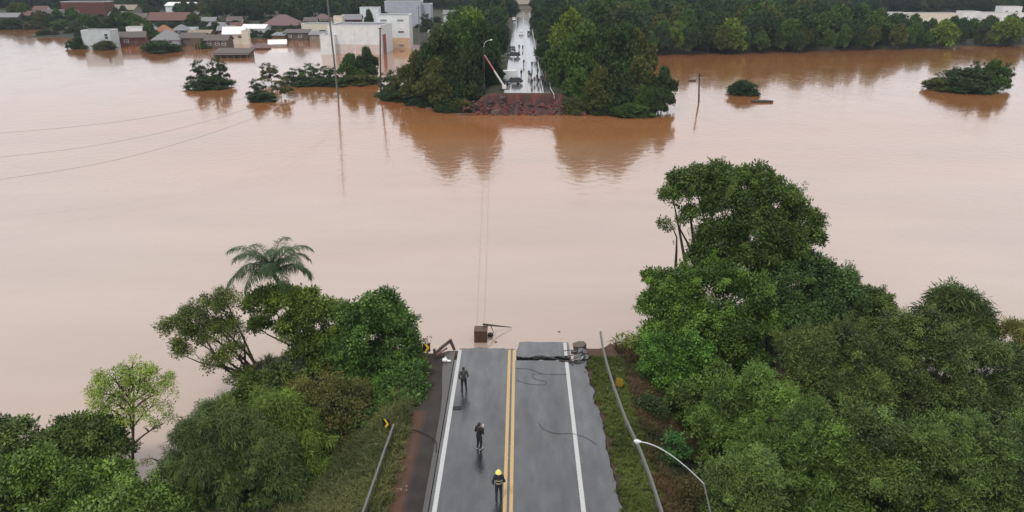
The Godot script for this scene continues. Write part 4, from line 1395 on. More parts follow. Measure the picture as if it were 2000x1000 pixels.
	make_person("person", "person in black with pale shoes holding up a phone in the left lane", Vector3(-1.58, 4.00, -35.94), -0.7, {"footl": Vector3(-0.1, 0, 0.0), "footr": Vector3(0.1, 0, -0.05), "elbowl": Vector3(-0.27, 1.15, 0.0), "handl": Vector3(-0.12, 1.27, -0.24), "elbowr": Vector3(0.26, 1.15, -0.06), "handr": Vector3(0.08, 1.32, -0.28), "grip": true, "lean": 0.03, "jacket": M.black_cloth, "trousers": M.black_cloth, "shoes": M.pale_shoe})
	var phone := MB.new()
	phone.box(Vector3.ZERO, Vector3(0.08, 0.16, 0.012), Basis(Vector3.UP, -0.7) * Basis(Vector3.RIGHT, -0.3))
	var ph := whole("phone", phone, M.plastic_white, "pale phone held by the person in black", "phone")
	ph.position = Vector3(-1.58, 4.00, -35.94) + Vector3(0, 1.42, 0) + Basis(Vector3.UP, -0.7) * Vector3(0.0, 0, -0.36)
	make_person("person", "firefighter in dark gear with a yellow helmet beside the yellow centre line", Vector3(-0.33, 4.00, -31.65), 0.05, {"footl": Vector3(-0.12, 0, 0.05), "footr": Vector3(0.12, 0, -0.05), "elbowl": Vector3(-0.3, 1.14, 0.04), "handl": Vector3(-0.27, 0.9, -0.06), "elbowr": Vector3(0.3, 1.14, 0.03), "handr": Vector3(0.24, 0.95, -0.16), "jacket": M.navy_cloth, "trousers": M.navy_cloth, "shoes": M.black_cloth, "helmet": M.helmet_yellow, "band": M.band})
	# trees of the near banks
	near_tree("tall_dark_tree", "tall dark broadleaf tree with a spreading top, highest on the right", Vector3(12.50, 0.30, -56.52), [[Vector3(17.13, 13.62, -57.00), 1.87], [Vector3(14.27, 13.86, -57.00), 1.70], [Vector3(12.64, 13.12, -56.20), 0.97], [Vector3(19.60, 14.02, -58.00), 1.56], [Vector3(16.42, 14.17, -58.50), 1.41], [Vector3(20.73, 12.36, -57.00), 2.37], [Vector3(23.16, 10.99, -57.00), 1.65], [Vector3(23.97, 9.95, -56.00), 0.90], [Vector3(16.78, 12.05, -55.00), 2.30], [Vector3(19.52, 10.20, -55.50), 2.67], [Vector3(16.05, 10.20, -54.50), 1.59], [Vector3(22.19, 9.59, -56.00), 1.80], [Vector3(12.19, 11.02, -55.50), 0.52], [Vector3(13.94, 11.67, -55.50), 0.80], [Vector3(17.43, 8.41, -54.50), 2.10], [Vector3(15.38, 8.83, -54.50), 1.45], [Vector3(20.42, 8.22, -55.00), 1.79]], {"c1": Color(0.021, 0.043, 0.011), "c2": Color(0.125, 0.197, 0.032), "mesh": M.broad, "trunk": 0.3, "dens": 1.615, "size": 0.8, "puff": 0.9})
	near_tree("broadleaf_tree", "bushy mid-green tree right of the broken road, sprigs on its left side", Vector3(11.50, 0.40, -51.08), [[Vector3(12.94, 6.86, -51.50), 2.41], [Vector3(15.20, 7.51, -51.50), 2.24], [Vector3(17.62, 6.46, -51.50), 2.41], [Vector3(11.64, 6.26, -50.50), 1.69], [Vector3(13.38, 4.81, -50.00), 2.53], [Vector3(16.45, 4.15, -50.50), 2.56], [Vector3(10.73, 7.99, -51.50), 0.77], [Vector3(10.52, 6.02, -51.00), 0.85], [Vector3(11.24, 4.20, -49.50), 1.53], [Vector3(19.07, 4.09, -51.50), 1.89], [Vector3(15.77, 2.00, -50.00), 1.72], [Vector3(17.69, 2.23, -50.00), 1.79], [Vector3(14.06, 2.49, -49.50), 1.54]], {"c1": Color(0.026, 0.054, 0.011), "c2": Color(0.17, 0.301, 0.039), "mesh": M.broad, "trunk": 0.22, "dens": 1.615, "size": 0.8, "puff": 0.9})
	near_tree("broadleaf_tree", "blue-green dense tree behind the bushy one, below the tall dark tree", Vector3(20.00, 0.40, -54.72), [[Vector3(21.81, 6.90, -55.00), 2.05], [Vector3(23.58, 7.36, -55.00), 1.96], [Vector3(25.62, 6.03, -55.00), 2.14], [Vector3(27.14, 4.22, -55.00), 1.58], [Vector3(24.22, 4.68, -54.00), 2.37], [Vector3(22.05, 4.45, -53.50), 2.23], [Vector3(26.54, 2.87, -54.00), 1.82], [Vector3(20.34, 6.44, -54.00), 1.78]], {"c1": Color(0.021, 0.046, 0.017), "c2": Color(0.13, 0.231, 0.051), "mesh": M.broad, "trunk": 0.22, "dens": 1.615, "size": 0.8, "puff": 0.9})
	near_tree("broadleaf_tree", "round olive tree at the water's edge, right of the blue-green tree", Vector3(26.00, 0.20, -54.75), [[Vector3(29.21, 4.23, -55.00), 1.66], [Vector3(30.30, 3.23, -55.00), 1.34], [Vector3(27.77, 2.88, -54.00), 1.57], [Vector3(29.13, 2.19, -54.00), 1.66]], {"c1": Color(0.031, 0.054, 0.015), "c2": Color(0.156, 0.21, 0.043), "mesh": M.broad, "trunk": 0.16, "dens": 1.615, "size": 0.8, "puff": 0.9})
	near_tree("spiky_top_tree", "dark tree with spiky upright shoots standing above the olive thicket on the far right", Vector3(33.00, 0.30, -52.86), [[Vector3(34.24, 5.64, -53.00), 1.36], [Vector3(35.72, 5.21, -53.00), 1.36], [Vector3(33.25, 4.67, -53.00), 1.04], [Vector3(34.65, 6.52, -53.00), 0.87], [Vector3(35.85, 3.93, -52.00), 1.59], [Vector3(33.88, 3.92, -52.00), 1.75], [Vector3(37.17, 4.11, -53.00), 0.72]], {"c1": Color(0.021, 0.038, 0.013), "c2": Color(0.118, 0.186, 0.042), "mesh": M.spray, "trunk": 0.18, "dens": 1.4449999999999998, "size": 1.0, "puff": 0.9})
	near_tree("olive_tree", "yellow-olive tree cut by the right edge of the picture beside the water", Vector3(38.00, 0.30, -49.94), [[Vector3(37.87, 4.32, -50.00), 1.30], [Vector3(39.58, 2.81, -50.00), 1.78], [Vector3(37.59, 2.64, -49.50), 1.15], [Vector3(39.90, 4.54, -50.00), 1.53]], {"c1": Color(0.065, 0.066, 0.019), "c2": Color(0.3, 0.315, 0.074), "mesh": M.fine, "trunk": 0.14, "dens": 1.275, "size": 0.8, "puff": 0.75})
	near_tree("olive_tree", "fine-leaved grey-olive tree just below the blue-green tree", Vector3(17.00, 0.50, -45.17), [[Vector3(20.74, 4.76, -45.50), 2.34], [Vector3(22.79, 5.17, -45.50), 2.19], [Vector3(25.00, 4.59, -45.50), 2.20], [Vector3(21.47, 3.23, -44.00), 2.44], [Vector3(23.96, 2.85, -44.00), 2.44], [Vector3(19.92, 3.12, -44.50), 1.69]], {"c1": Color(0.036, 0.05, 0.017), "c2": Color(0.194, 0.255, 0.056), "mesh": M.fine, "trunk": 0.18, "dens": 1.7, "size": 0.8, "puff": 0.75, "group": "grey-olive trees on the low ground right of the road"})
	near_tree("olive_tree", "small-leaved grey-olive tree in front of the spiky one", Vector3(25.00, 0.50, -46.10), [[Vector3(27.35, 5.87, -46.50), 1.86], [Vector3(29.04, 6.28, -46.50), 1.71], [Vector3(26.52, 3.99, -45.50), 2.20], [Vector3(28.99, 4.01, -45.50), 2.35], [Vector3(27.80, 2.15, -44.50), 2.48]], {"c1": Color(0.034, 0.048, 0.016), "c2": Color(0.184, 0.246, 0.054), "mesh": M.small, "trunk": 0.18, "dens": 1.7, "size": 0.8, "puff": 0.9, "group": "grey-olive trees on the low ground right of the road"})
	near_tree("olive_tree", "broad fine-leaved grey-olive tree against the right edge, below the yellow-olive one", Vector3(32.00, 0.50, -44.30), [[Vector3(31.04, 4.99, -44.50), 2.15], [Vector3(33.19, 4.61, -44.50), 2.01], [Vector3(30.63, 2.80, -43.50), 2.28], [Vector3(33.12, 2.42, -43.50), 2.28], [Vector3(35.66, 3.03, -44.50), 2.11]], {"c1": Color(0.034, 0.05, 0.019), "c2": Color(0.172, 0.246, 0.058), "mesh": M.fine, "trunk": 0.18, "dens": 1.7, "size": 0.8, "puff": 0.75, "group": "grey-olive trees on the low ground right of the road"})
	near_tree("olive_tree", "dense green-olive tree in the front right, beside the lamp's rounded grey-green tree", Vector3(13.50, 0.60, -35.68), [[Vector3(16.17, 4.70, -36.00), 2.05], [Vector3(17.87, 5.06, -36.00), 1.99], [Vector3(14.97, 3.65, -35.50), 1.70], [Vector3(16.64, 2.99, -35.00), 2.33], [Vector3(18.87, 2.98, -35.50), 2.12], [Vector3(17.59, 1.25, -34.50), 2.34], [Vector3(15.08, 1.54, -35.00), 1.77]], {"c1": Color(0.034, 0.055, 0.015), "c2": Color(0.18, 0.304, 0.051), "mesh": M.fine, "trunk": 0.18, "dens": 1.7, "size": 0.8, "puff": 0.75, "group": "green-olive trees in the front right"})
	near_tree("olive_tree", "leafy green tree in the front right, between two green-olive trees", Vector3(18.50, 0.60, -35.20), [[Vector3(20.27, 5.09, -35.50), 2.08], [Vector3(22.05, 4.76, -35.50), 2.03], [Vector3(20.98, 3.41, -34.50), 2.41], [Vector3(23.36, 2.69, -35.00), 1.92], [Vector3(20.55, 1.35, -34.00), 2.31]], {"c1": Color(0.031, 0.05, 0.015), "c2": Color(0.19, 0.29, 0.055), "mesh": M.small, "trunk": 0.18, "dens": 1.7, "size": 0.8, "puff": 0.9})
	near_tree("olive_tree", "dense green-olive tree in the bottom right corner", Vector3(24.00, 0.60, -34.68), [[Vector3(24.59, 5.14, -35.00), 2.11], [Vector3(26.57, 5.15, -35.00), 2.05], [Vector3(25.25, 3.50, -34.00), 2.38], [Vector3(28.08, 3.48, -34.50), 2.29], [Vector3(24.85, 1.46, -33.50), 2.28], [Vector3(27.67, 1.49, -33.50), 2.28], [Vector3(29.76, 4.84, -35.00), 2.00]], {"c1": Color(0.031, 0.05, 0.017), "c2": Color(0.184, 0.285, 0.058), "mesh": M.fine, "trunk": 0.18, "dens": 1.7, "size": 0.8, "puff": 0.75, "group": "green-olive trees in the front right"})
	near_tree("olive_tree", "low green-olive tree with a lime tip, beside the street lamp on the slope", Vector3(11.00, 1.20, -39.32), [[Vector3(13.90, 4.47, -39.50), 1.65], [Vector3(15.39, 5.21, -39.50), 1.57], [Vector3(15.19, 6.84, -39.50), 0.75], [Vector3(12.59, 3.68, -39.00), 1.39], [Vector3(14.38, 3.29, -38.50), 1.82], [Vector3(13.25, 2.16, -38.50), 1.39], [Vector3(16.69, 4.86, -39.50), 1.45]], {"c1": Color(0.034, 0.058, 0.013), "c2": Color(0.213, 0.354, 0.064), "mesh": M.fine, "trunk": 0.15, "dens": 1.7, "size": 0.8, "puff": 0.75})
	near_tree("olive_tree", "rounded grey-green tree behind the street lamp pole at the bottom edge", Vector3(10.80, 1.00, -32.87), [[Vector3(11.94, 4.16, -33.00), 1.43], [Vector3(11.44, 2.88, -32.70), 1.33], [Vector3(12.97, 3.56, -32.50), 1.64], [Vector3(13.51, 4.84, -33.00), 1.37], [Vector3(12.92, 1.51, -32.50), 1.68]], {"c1": Color(0.034, 0.054, 0.017), "c2": Color(0.19, 0.285, 0.065), "mesh": M.fine, "trunk": 0.15, "dens": 1.7, "size": 0.8, "puff": 0.75})
	near_tree("leafy_shrub", "bright green leafy shrub on the bank just right of the curved guardrail's broken end", Vector3(10.20, 2.20, -46.78), [[Vector3(10.79, 4.27, -47.00), 1.46], [Vector3(11.92, 3.20, -46.70), 1.54], [Vector3(10.26, 2.89, -46.50), 1.17], [Vector3(12.30, 1.82, -46.20), 1.47], [Vector3(12.98, 4.29, -47.00), 1.46], [Vector3(11.18, 1.51, -46.00), 1.10]], {"c1": Color(0.029, 0.066, 0.013), "c2": Color(0.137, 0.301, 0.039), "mesh": M.broad, "trunk": 0.07, "dens": 1.7, "size": 0.8, "puff": 0.9, "cat": "shrub"})
	near_tree("leafy_shrub", "dark green shrub on the slope under the bushy tree, left of the low green-olive tree", Vector3(10.40, 2.00, -42.47), [[Vector3(11.87, 2.11, -42.50), 1.37], [Vector3(12.79, 3.31, -42.50), 1.42], [Vector3(11.36, 3.48, -42.20), 0.88], [Vector3(13.16, 1.65, -42.00), 1.22], [Vector3(14.21, 3.79, -43.00), 1.50]], {"c1": Color(0.026, 0.05, 0.011), "c2": Color(0.143, 0.231, 0.035), "mesh": M.broad, "trunk": 0.06, "dens": 1.7, "size": 0.8, "puff": 0.9, "cat": "shrub"})
	near_tree("leafy_shrub", "small vivid green shrub under the street lamp's arm", Vector3(9.60, 2.40, -36.50), [[Vector3(9.82, 3.94, -36.50), 0.60], [Vector3(9.35, 3.04, -36.50), 0.39], [Vector3(10.39, 3.23, -36.50), 0.45]], {"c1": Color(0.03, 0.08, 0.022), "c2": Color(0.072, 0.194, 0.04), "mesh": M.broad, "trunk": 0.04, "dens": 1.7, "size": 0.8, "puff": 0.9, "cat": "shrub"})
	near_tree("leafy_shrub", "low dark shrub on the right slope just below the tilted yellow sign", Vector3(9.20, 2.90, -40.93), [[Vector3(8.63, 3.84, -41.00), 0.66], [Vector3(9.33, 3.27, -41.00), 0.79], [Vector3(8.87, 2.76, -40.60), 0.59]], {"c1": Color(0.02, 0.04, 0.012), "c2": Color(0.072, 0.108, 0.025), "mesh": M.small, "trunk": 0.04, "dens": 1.36, "size": 0.8, "puff": 0.9, "cat": "shrub"})
	near_tree("leafy_shrub", "low olive shrub on the right slope, under the street lamp's head", Vector3(9.40, 2.70, -36.50), [[Vector3(8.70, 2.85, -36.50), 0.54], [Vector3(9.33, 1.76, -36.50), 0.67], [Vector3(9.71, 2.31, -36.50), 0.49]], {"c1": Color(0.03, 0.04, 0.014), "c2": Color(0.108, 0.114, 0.03), "mesh": M.small, "trunk": 0.04, "dens": 1.275, "size": 0.8, "puff": 0.9, "cat": "shrub"})
	near_tree("leafy_shrub", "low brownish shrub at the bottom edge between the right guardrail and the lamp pole", Vector3(9.90, 2.60, -32.50), [[Vector3(9.44, 3.19, -32.50), 0.72], [Vector3(9.90, 4.21, -32.50), 0.60], [Vector3(9.11, 2.16, -32.50), 0.67]], {"c1": Color(0.035, 0.035, 0.014), "c2": Color(0.12, 0.097, 0.03), "mesh": M.small, "trunk": 0.04, "dens": 1.275, "size": 0.8, "puff": 0.9, "cat": "shrub"})
	near_tree("reed_clump", "clump of drooping reeds at the broken bank right of the guardrail tip", Vector3(8.80, 1.60, -50.00), [[Vector3(8.75, 3.40, -50.00), 0.77], [Vector3(9.50, 2.62, -50.00), 0.93], [Vector3(8.14, 2.61, -50.00), 0.51]], {"c1": Color(0.065, 0.09, 0.019), "c2": Color(0.296, 0.358, 0.084), "mesh": M.spray, "trunk": 0.03, "dens": 1.36, "size": 1.0, "puff": 0.9, "cat": "reeds"})
	near_tree("sparse_tree", "slender pale lime tree with thin foliage standing alone against the water on the left", Vector3(-23.72, 0.00, -38.56), [[Vector3(-22.53, 7.46, -38.60), 0.67], [Vector3(-21.73, 6.76, -38.60), 1.05], [Vector3(-23.62, 6.57, -38.60), 1.05], [Vector3(-22.83, 5.86, -38.60), 1.12], [Vector3(-24.31, 6.22, -38.30), 0.80], [Vector3(-21.11, 5.88, -38.60), 0.87], [Vector3(-23.44, 5.15, -38.30), 0.87], [Vector3(-24.81, 5.32, -38.30), 0.62], [Vector3(-21.61, 4.79, -38.60), 0.94], [Vector3(-23.17, 4.04, -38.60), 0.63], [Vector3(-20.49, 6.77, -38.60), 0.43], [Vector3(-21.17, 3.69, -38.60), 0.63]], {"c1": Color(0.13, 0.2, 0.03), "c2": Color(0.36, 0.44, 0.09), "mesh": M.small, "trunk": 0.1, "dens": 0.51, "loose": 1.6, "fill": 0.9, "twigs": 4, "central": true, "size": 0.8, "puff": 0.9})
	near_tree("branching_tree", "open-branched dark tree leaning left over the water, left of the palm", Vector3(-14.80, 0.20, -46.30), [[Vector3(-23.55, 6.37, -46.50), 0.94], [Vector3(-22.19, 6.97, -46.50), 1.15], [Vector3(-20.81, 7.77, -46.50), 1.21], [Vector3(-19.66, 8.37, -46.50), 0.99], [Vector3(-22.63, 5.36, -46.50), 1.09], [Vector3(-20.58, 6.14, -46.20), 1.22], [Vector3(-19.36, 6.64, -46.00), 1.00], [Vector3(-19.23, 4.91, -45.50), 0.93], [Vector3(-23.08, 4.61, -46.00), 0.65], [Vector3(-20.61, 4.09, -45.50), 0.79], [Vector3(-18.97, 2.86, -45.50), 1.01]], {"c1": Color(0.029, 0.043, 0.013), "c2": Color(0.182, 0.231, 0.043), "mesh": M.small, "trunk": 0.2, "dens": 1.275, "twigs": 7, "size": 0.8, "puff": 0.9})
	near_tree("vine_covered_tree", "vine-draped tree round the palm's trunk, its crown arching under the fronds", Vector3(-12.80, 0.20, -48.80), [[Vector3(-18.15, 7.01, -49.00), 1.27], [Vector3(-16.25, 7.23, -49.00), 1.42], [Vector3(-14.80, 6.82, -49.00), 1.42], [Vector3(-13.37, 6.00, -49.00), 1.28], [Vector3(-15.18, 5.40, -48.50), 1.57], [Vector3(-13.42, 4.15, -48.50), 1.51], [Vector3(-14.85, 3.56, -48.00), 1.50], [Vector3(-13.32, 2.58, -47.50), 1.50], [Vector3(-16.35, 4.98, -48.50), 0.90], [Vector3(-18.38, 5.13, -49.00), 0.83]], {"c1": Color(0.029, 0.05, 0.012), "c2": Color(0.194, 0.278, 0.035), "mesh": M.broad, "trunk": 0.24, "dens": 1.53, "size": 0.8, "puff": 0.9})
	near_tree("dense_tree", "dense glossy dark-green tree filling the left bank beside the road end", Vector3(-9.20, 1.50, -46.07), [[Vector3(-9.25, 7.36, -47.50), 1.60], [Vector3(-10.75, 6.75, -47.50), 1.31], [Vector3(-8.21, 6.36, -47.50), 1.39], [Vector3(-10.02, 5.38, -47.00), 2.11], [Vector3(-8.05, 4.57, -47.00), 1.69], [Vector3(-7.16, 3.29, -46.70), 1.25], [Vector3(-11.21, 4.14, -47.00), 1.62], [Vector3(-9.69, 2.87, -46.30), 2.20], [Vector3(-7.68, 2.01, -46.00), 1.68], [Vector3(-10.78, 2.20, -46.00), 1.68], [Vector3(-9.31, 0.83, -45.50), 1.61], [Vector3(-6.90, 3.51, -44.90), 1.42], [Vector3(-7.66, 3.13, -43.30), 1.45], [Vector3(-8.55, 2.68, -42.30), 1.36], [Vector3(-6.09, 3.41, -41.50), 0.87], [Vector3(-8.98, 2.42, -40.50), 1.06], [Vector3(-7.02, 3.34, -41.00), 0.93], [Vector3(-8.40, 2.47, -41.00), 1.07], [Vector3(-10.66, 1.69, -43.50), 1.48], [Vector3(-6.27, 3.76, -42.50), 0.88], [Vector3(-7.00, 3.05, -43.00), 1.10]], {"c1": Color(0.021, 0.048, 0.012), "c2": Color(0.118, 0.231, 0.037), "mesh": M.broad, "trunk": 0.22, "dens": 1.785, "size": 0.8, "puff": 0.9})
	near_tree("tangled_shrub", "tangled dark olive thicket of twigs below the dense tree, left of the guardrail", Vector3(-9.80, 1.40, -40.98), [[Vector3(-13.21, 4.44, -41.00), 1.12], [Vector3(-12.29, 3.69, -41.00), 1.32], [Vector3(-11.00, 3.31, -41.00), 1.39], [Vector3(-9.66, 2.74, -40.70), 1.19], [Vector3(-12.61, 2.47, -40.50), 1.32], [Vector3(-10.92, 2.10, -40.20), 1.32], [Vector3(-8.95, 1.92, -40.20), 0.86], [Vector3(-11.83, 4.22, -42.00), 1.21], [Vector3(-10.18, 3.84, -42.00), 1.14]], {"c1": Color(0.031, 0.041, 0.013), "c2": Color(0.208, 0.197, 0.043), "mesh": M.small, "trunk": 0.08, "dens": 0.765, "twigs": 9, "size": 0.8, "puff": 0.9, "cat": "shrub"})
	near_tree("feathery_tree", "blue-green feathery tree in the front left, with drooping fine foliage", Vector3(-13.60, 0.50, -36.69), [[Vector3(-16.87, 5.16, -37.00), 1.51], [Vector3(-18.40, 4.07, -37.00), 1.40], [Vector3(-15.80, 4.10, -37.00), 1.58], [Vector3(-14.28, 3.24, -36.70), 1.70], [Vector3(-17.20, 2.85, -36.20), 1.81], [Vector3(-19.08, 2.47, -36.20), 1.51], [Vector3(-15.44, 1.34, -35.80), 2.00], [Vector3(-17.89, 0.45, -35.50), 1.82], [Vector3(-13.34, 1.58, -36.00), 1.52]], {"c1": Color(0.026, 0.05, 0.015), "c2": Color(0.148, 0.212, 0.048), "mesh": M.feather, "trunk": 0.14, "dens": 1.7, "droop": 1.0, "size": 0.8, "puff": 0.9})
	near_tree("feathery_tree", "yellow-green feathery tree right of the blue-green one, under the vine-draped tree", Vector3(-12.00, 0.60, -38.86), [[Vector3(-14.07, 4.58, -39.00), 1.20], [Vector3(-13.08, 3.48, -39.00), 1.40], [Vector3(-12.13, 2.26, -38.60), 1.40], [Vector3(-13.74, 4.63, -39.50), 0.96], [Vector3(-11.80, 0.79, -38.00), 1.46], [Vector3(-13.14, 1.25, -38.40), 1.28], [Vector3(-11.28, -0.99, -37.80), 1.29], [Vector3(-14.99, 4.81, -39.50), 0.95]], {"c1": Color(0.039, 0.062, 0.013), "c2": Color(0.205, 0.323, 0.042), "mesh": M.feather, "trunk": 0.12, "dens": 1.615, "droop": 1.0, "size": 0.8, "puff": 0.9})
	near_tree("feathery_tree", "leafy lime tree low at the bottom edge, left of the blue-green feathery tree", Vector3(-15.20, 0.40, -33.50), [[Vector3(-20.04, 1.91, -33.50), 1.26], [Vector3(-21.42, 2.25, -33.50), 1.15], [Vector3(-19.04, 1.02, -33.50), 1.27], [Vector3(-23.05, 1.34, -33.50), 1.16]], {"c1": Color(0.052, 0.09, 0.015), "c2": Color(0.21, 0.333, 0.07), "mesh": M.broad, "trunk": 0.1, "dens": 1.615, "size": 0.8, "puff": 0.9})
	near_tree("low_tree", "dark tree with clustered leaves at the left edge, beside the pale lime tree", Vector3(-22.50, 0.00, -37.87), [[Vector3(-26.31, 3.31, -38.00), 1.38], [Vector3(-24.89, 3.33, -38.00), 1.31], [Vector3(-27.66, 2.93, -38.00), 1.13], [Vector3(-23.97, 2.43, -37.70), 1.06], [Vector3(-25.68, 2.00, -37.50), 1.57], [Vector3(-27.12, 1.83, -37.20), 1.37]], {"c1": Color(0.029, 0.053, 0.015), "c2": Color(0.156, 0.231, 0.046), "mesh": M.broad, "trunk": 0.14, "dens": 1.615, "size": 0.8, "puff": 0.9})
	near_tree("low_tree", "dark tree in the left corner, its top sprigs against the water", Vector3(-27.00, 0.00, -38.40), [[Vector3(-30.60, 2.55, -38.50), 1.40], [Vector3(-32.11, 2.92, -38.50), 1.40], [Vector3(-29.63, 1.83, -38.20), 1.21], [Vector3(-31.47, 1.00, -38.00), 1.60]], {"c1": Color(0.029, 0.05, 0.016), "c2": Color(0.151, 0.22, 0.051), "mesh": M.broad, "trunk": 0.14, "dens": 1.615, "size": 0.8, "puff": 0.9})
	near_tree("low_tree", "bright green bush-like tree in the bottom left corner, in front of the dark ones", Vector3(-21.00, 0.20, -34.36), [[Vector3(-26.64, 3.52, -34.50), 1.16], [Vector3(-25.34, 2.82, -34.50), 1.17], [Vector3(-27.82, 2.68, -34.20), 1.34], [Vector3(-26.16, 1.52, -33.90), 1.75], [Vector3(-23.98, 2.30, -34.50), 1.29], [Vector3(-22.10, 2.85, -34.50), 1.05], [Vector3(-28.56, 0.76, -33.70), 1.75], [Vector3(-24.33, 0.72, -34.00), 1.47]], {"c1": Color(0.034, 0.066, 0.013), "c2": Color(0.194, 0.316, 0.049), "mesh": M.broad, "trunk": 0.12, "dens": 1.615, "size": 0.8, "puff": 0.9})
	near_tree("leafy_shrub", "mid-green shrub at the foot of the vine-draped tree", Vector3(-12.20, 0.80, -43.42), [[Vector3(-17.19, 3.06, -43.50), 1.18], [Vector3(-15.52, 3.88, -43.50), 1.11], [Vector3(-16.24, 2.38, -43.00), 1.18], [Vector3(-14.76, 2.88, -43.50), 1.05], [Vector3(-18.24, 2.23, -43.20), 0.91]], {"c1": Color(0.029, 0.05, 0.013), "c2": Color(0.133, 0.186, 0.029), "mesh": M.broad, "trunk": 0.06, "dens": 1.615, "size": 0.8, "puff": 0.9, "cat": "shrub"})
	near_tree("bare_shrub", "leafless dead shrub of grey twigs in the flood water under the pale lime tree", Vector3(-18.00, 0.00, -37.50), [[Vector3(-21.62, 1.85, -37.50), 0.56], [Vector3(-21.22, 0.90, -37.50), 0.57], [Vector3(-22.11, 0.51, -37.50), 0.51]], {"c1": Color(0.078, 0.06, 0.028), "c2": Color(0.259, 0.186, 0.074), "mesh": M.small, "trunk": 0.06, "dens": 0.102, "fill": 0.5, "twigs": 12, "size": 0.8, "puff": 0.9, "cat": "shrub"})
	palm_tree()
	# grass
	var tuft := grass_tuft(71, 16, 0.4, 0.03, 0.8)
	var tall := grass_tuft(72, 18, 0.75, 0.035, 1.1)
	grass("verge_grass", "bright green grass between the asphalt and the right guardrail", func(x: float, z: float) -> float: return smooth(5.5, 5.9, x + fine.get_noise_2d(x * 20.0, z * 20.0) * 0.7 - smooth(-44.0, -36.0, z) * 0.5) * (1.0 - smooth(7.9, 8.6, x)) * (1.0 if z > -47.0 else 0.0), 9000, Rect2(5.2, -48, 3.6, 34), Color(0.055, 0.075, 0.014), Color(0.15, 0.19, 0.04), tuft, 0.66)
	grass("slope_grass", "brown and olive grass on the slope right of the guardrail", func(x: float, z: float) -> float: return smooth(7.6, 8.6, x) * smooth(-0.55, 0.1, fn.get_noise_2d(x * 8.0, z * 8.0)), 8000, Rect2(7.4, -50, 8, 36), Color(0.035, 0.05, 0.014), Color(0.11, 0.065, 0.028), tall, 0.7)
	grass("left_slope_grass", "long olive grass on the slope below the left guardrail", func(x: float, z: float) -> float: return (1.0 - smooth(-6.6, -5.8, x + fine.get_noise_2d(x * 20.0, z * 20.0) * 0.5)), 12000, Rect2(-13, -47, 8, 34), Color(0.045, 0.06, 0.016), Color(0.16, 0.165, 0.055), tall, 0.8)
	grass("low_undergrowth", "undergrowth on the low ground beneath the trees of both near banks", func(x: float, z: float) -> float: return 1.0 if absf(x) > 9.0 and near_height(x, z) > 0.1 else 0.0, 9000, Rect2(-26, -60, 80, 38), Color(0.02, 0.035, 0.012), Color(0.06, 0.075, 0.025), tall, 0.8)

func palm_tree() -> void:
	var foot := Vector3(-13.2, 0.0, -50.0)
	var crown := Vector3(-17.39, 9.15, -50.00)
	var t := thing("palm_tree", "feather palm whose arching fronds rise above the left bank", "palm tree", foot)
	var tb := MB.new()
	tb.tube([Vector3(0, -0.5, 0), (crown - foot) * 0.5 + Vector3(0.1, 0, 0), crown - foot], [0.24, 0.19, 0.16], 10)
	part("trunk", tb, M.bark, t)
	var r := RandomNumberGenerator.new()
	r.seed = 91
	var top := crown - foot
	for k in 20:
		var a := TAU * k / 20.0 * 3.0 + r.randf() * 0.5
		var up := lerpf(1.45, 0.25, k / 19.0)
		var d := Vector3(cos(a), 0, sin(a))
		var length := r.randf_range(3.2, 4.1)
		var b := MB.new()
		var pts := []
		var rad := []
		for i in 13:
			var u := i / 12.0
			var ang := up - u * u * 1.75
			var prev: Vector3 = pts[i - 1] if i > 0 else top
			pts.append(prev + (d * cos(ang) + Vector3.UP * sin(ang)) * length / 12.0 if i > 0 else top)
			rad.append(lerpf(0.045, 0.012, u))
		b.col = Color(0.05, 0.07, 0.025)
		b.tube(pts, rad, 5)
		b.n.fill(Vector3.ZERO)
		for i in range(4, 33):
			var u := i / 32.0
			var j := int(u * 12.0)
			var at: Vector3 = (pts[j] as Vector3).lerp(pts[mini(j + 1, 12)], u * 12.0 - j)
			var fw: Vector3 = (pts[mini(j + 1, 12)] - pts[maxi(j - 1, 0)]).normalized()
			var side := fw.cross(Vector3.UP).normalized()
			for s in [-1.0, 1.0]:
				for q in 3:
					var l := 0.92 * (1.0 - absf(u - 0.45) * 1.0) * r.randf_range(0.8, 1.2)
					var out: Vector3 = (side * s * 0.8 + fw * 0.55 + Vector3.DOWN * r.randf_range(0.0, 0.9)).normalized()
					var w := out.cross(Vector3.UP).normalized() * 0.021
					var tone := r.randf_range(0.7, 1.3)
					b.col = Color(0.045 * tone, 0.08 * tone, 0.03 * tone)
					var v0 := b.v.size()
					var base := at + fw * q * 0.055
					for p in [base - w * 0.6, base + w * 0.6, base + out * l * 0.55 + w, base + out * l * 0.55 - w, base + out * l + Vector3.DOWN * l * 0.2]: b.vert(p, Vector3.UP)
					for x in [0, 1, 2, 0, 2, 3, 3, 2, 4]: b.idx.append(v0 + x)
		part("frond", b, M.leaf, t, false)

func upright_lobes(sd: int, count: int) -> Array:
	var r := RandomNumberGenerator.new()
	r.seed = sd
	var out := []
	for i in count:
		var y := r.randf_range(0.1, 0.92)
		var a := r.randf() * TAU
		var d := sqrt(r.randf()) * lerpf(0.46, 0.2, y)
		out.append([Vector3(cos(a) * d, y, sin(a) * d), r.randf_range(0.035, 0.075) * (1.3 if y < 0.3 else 1.0)])
	return out

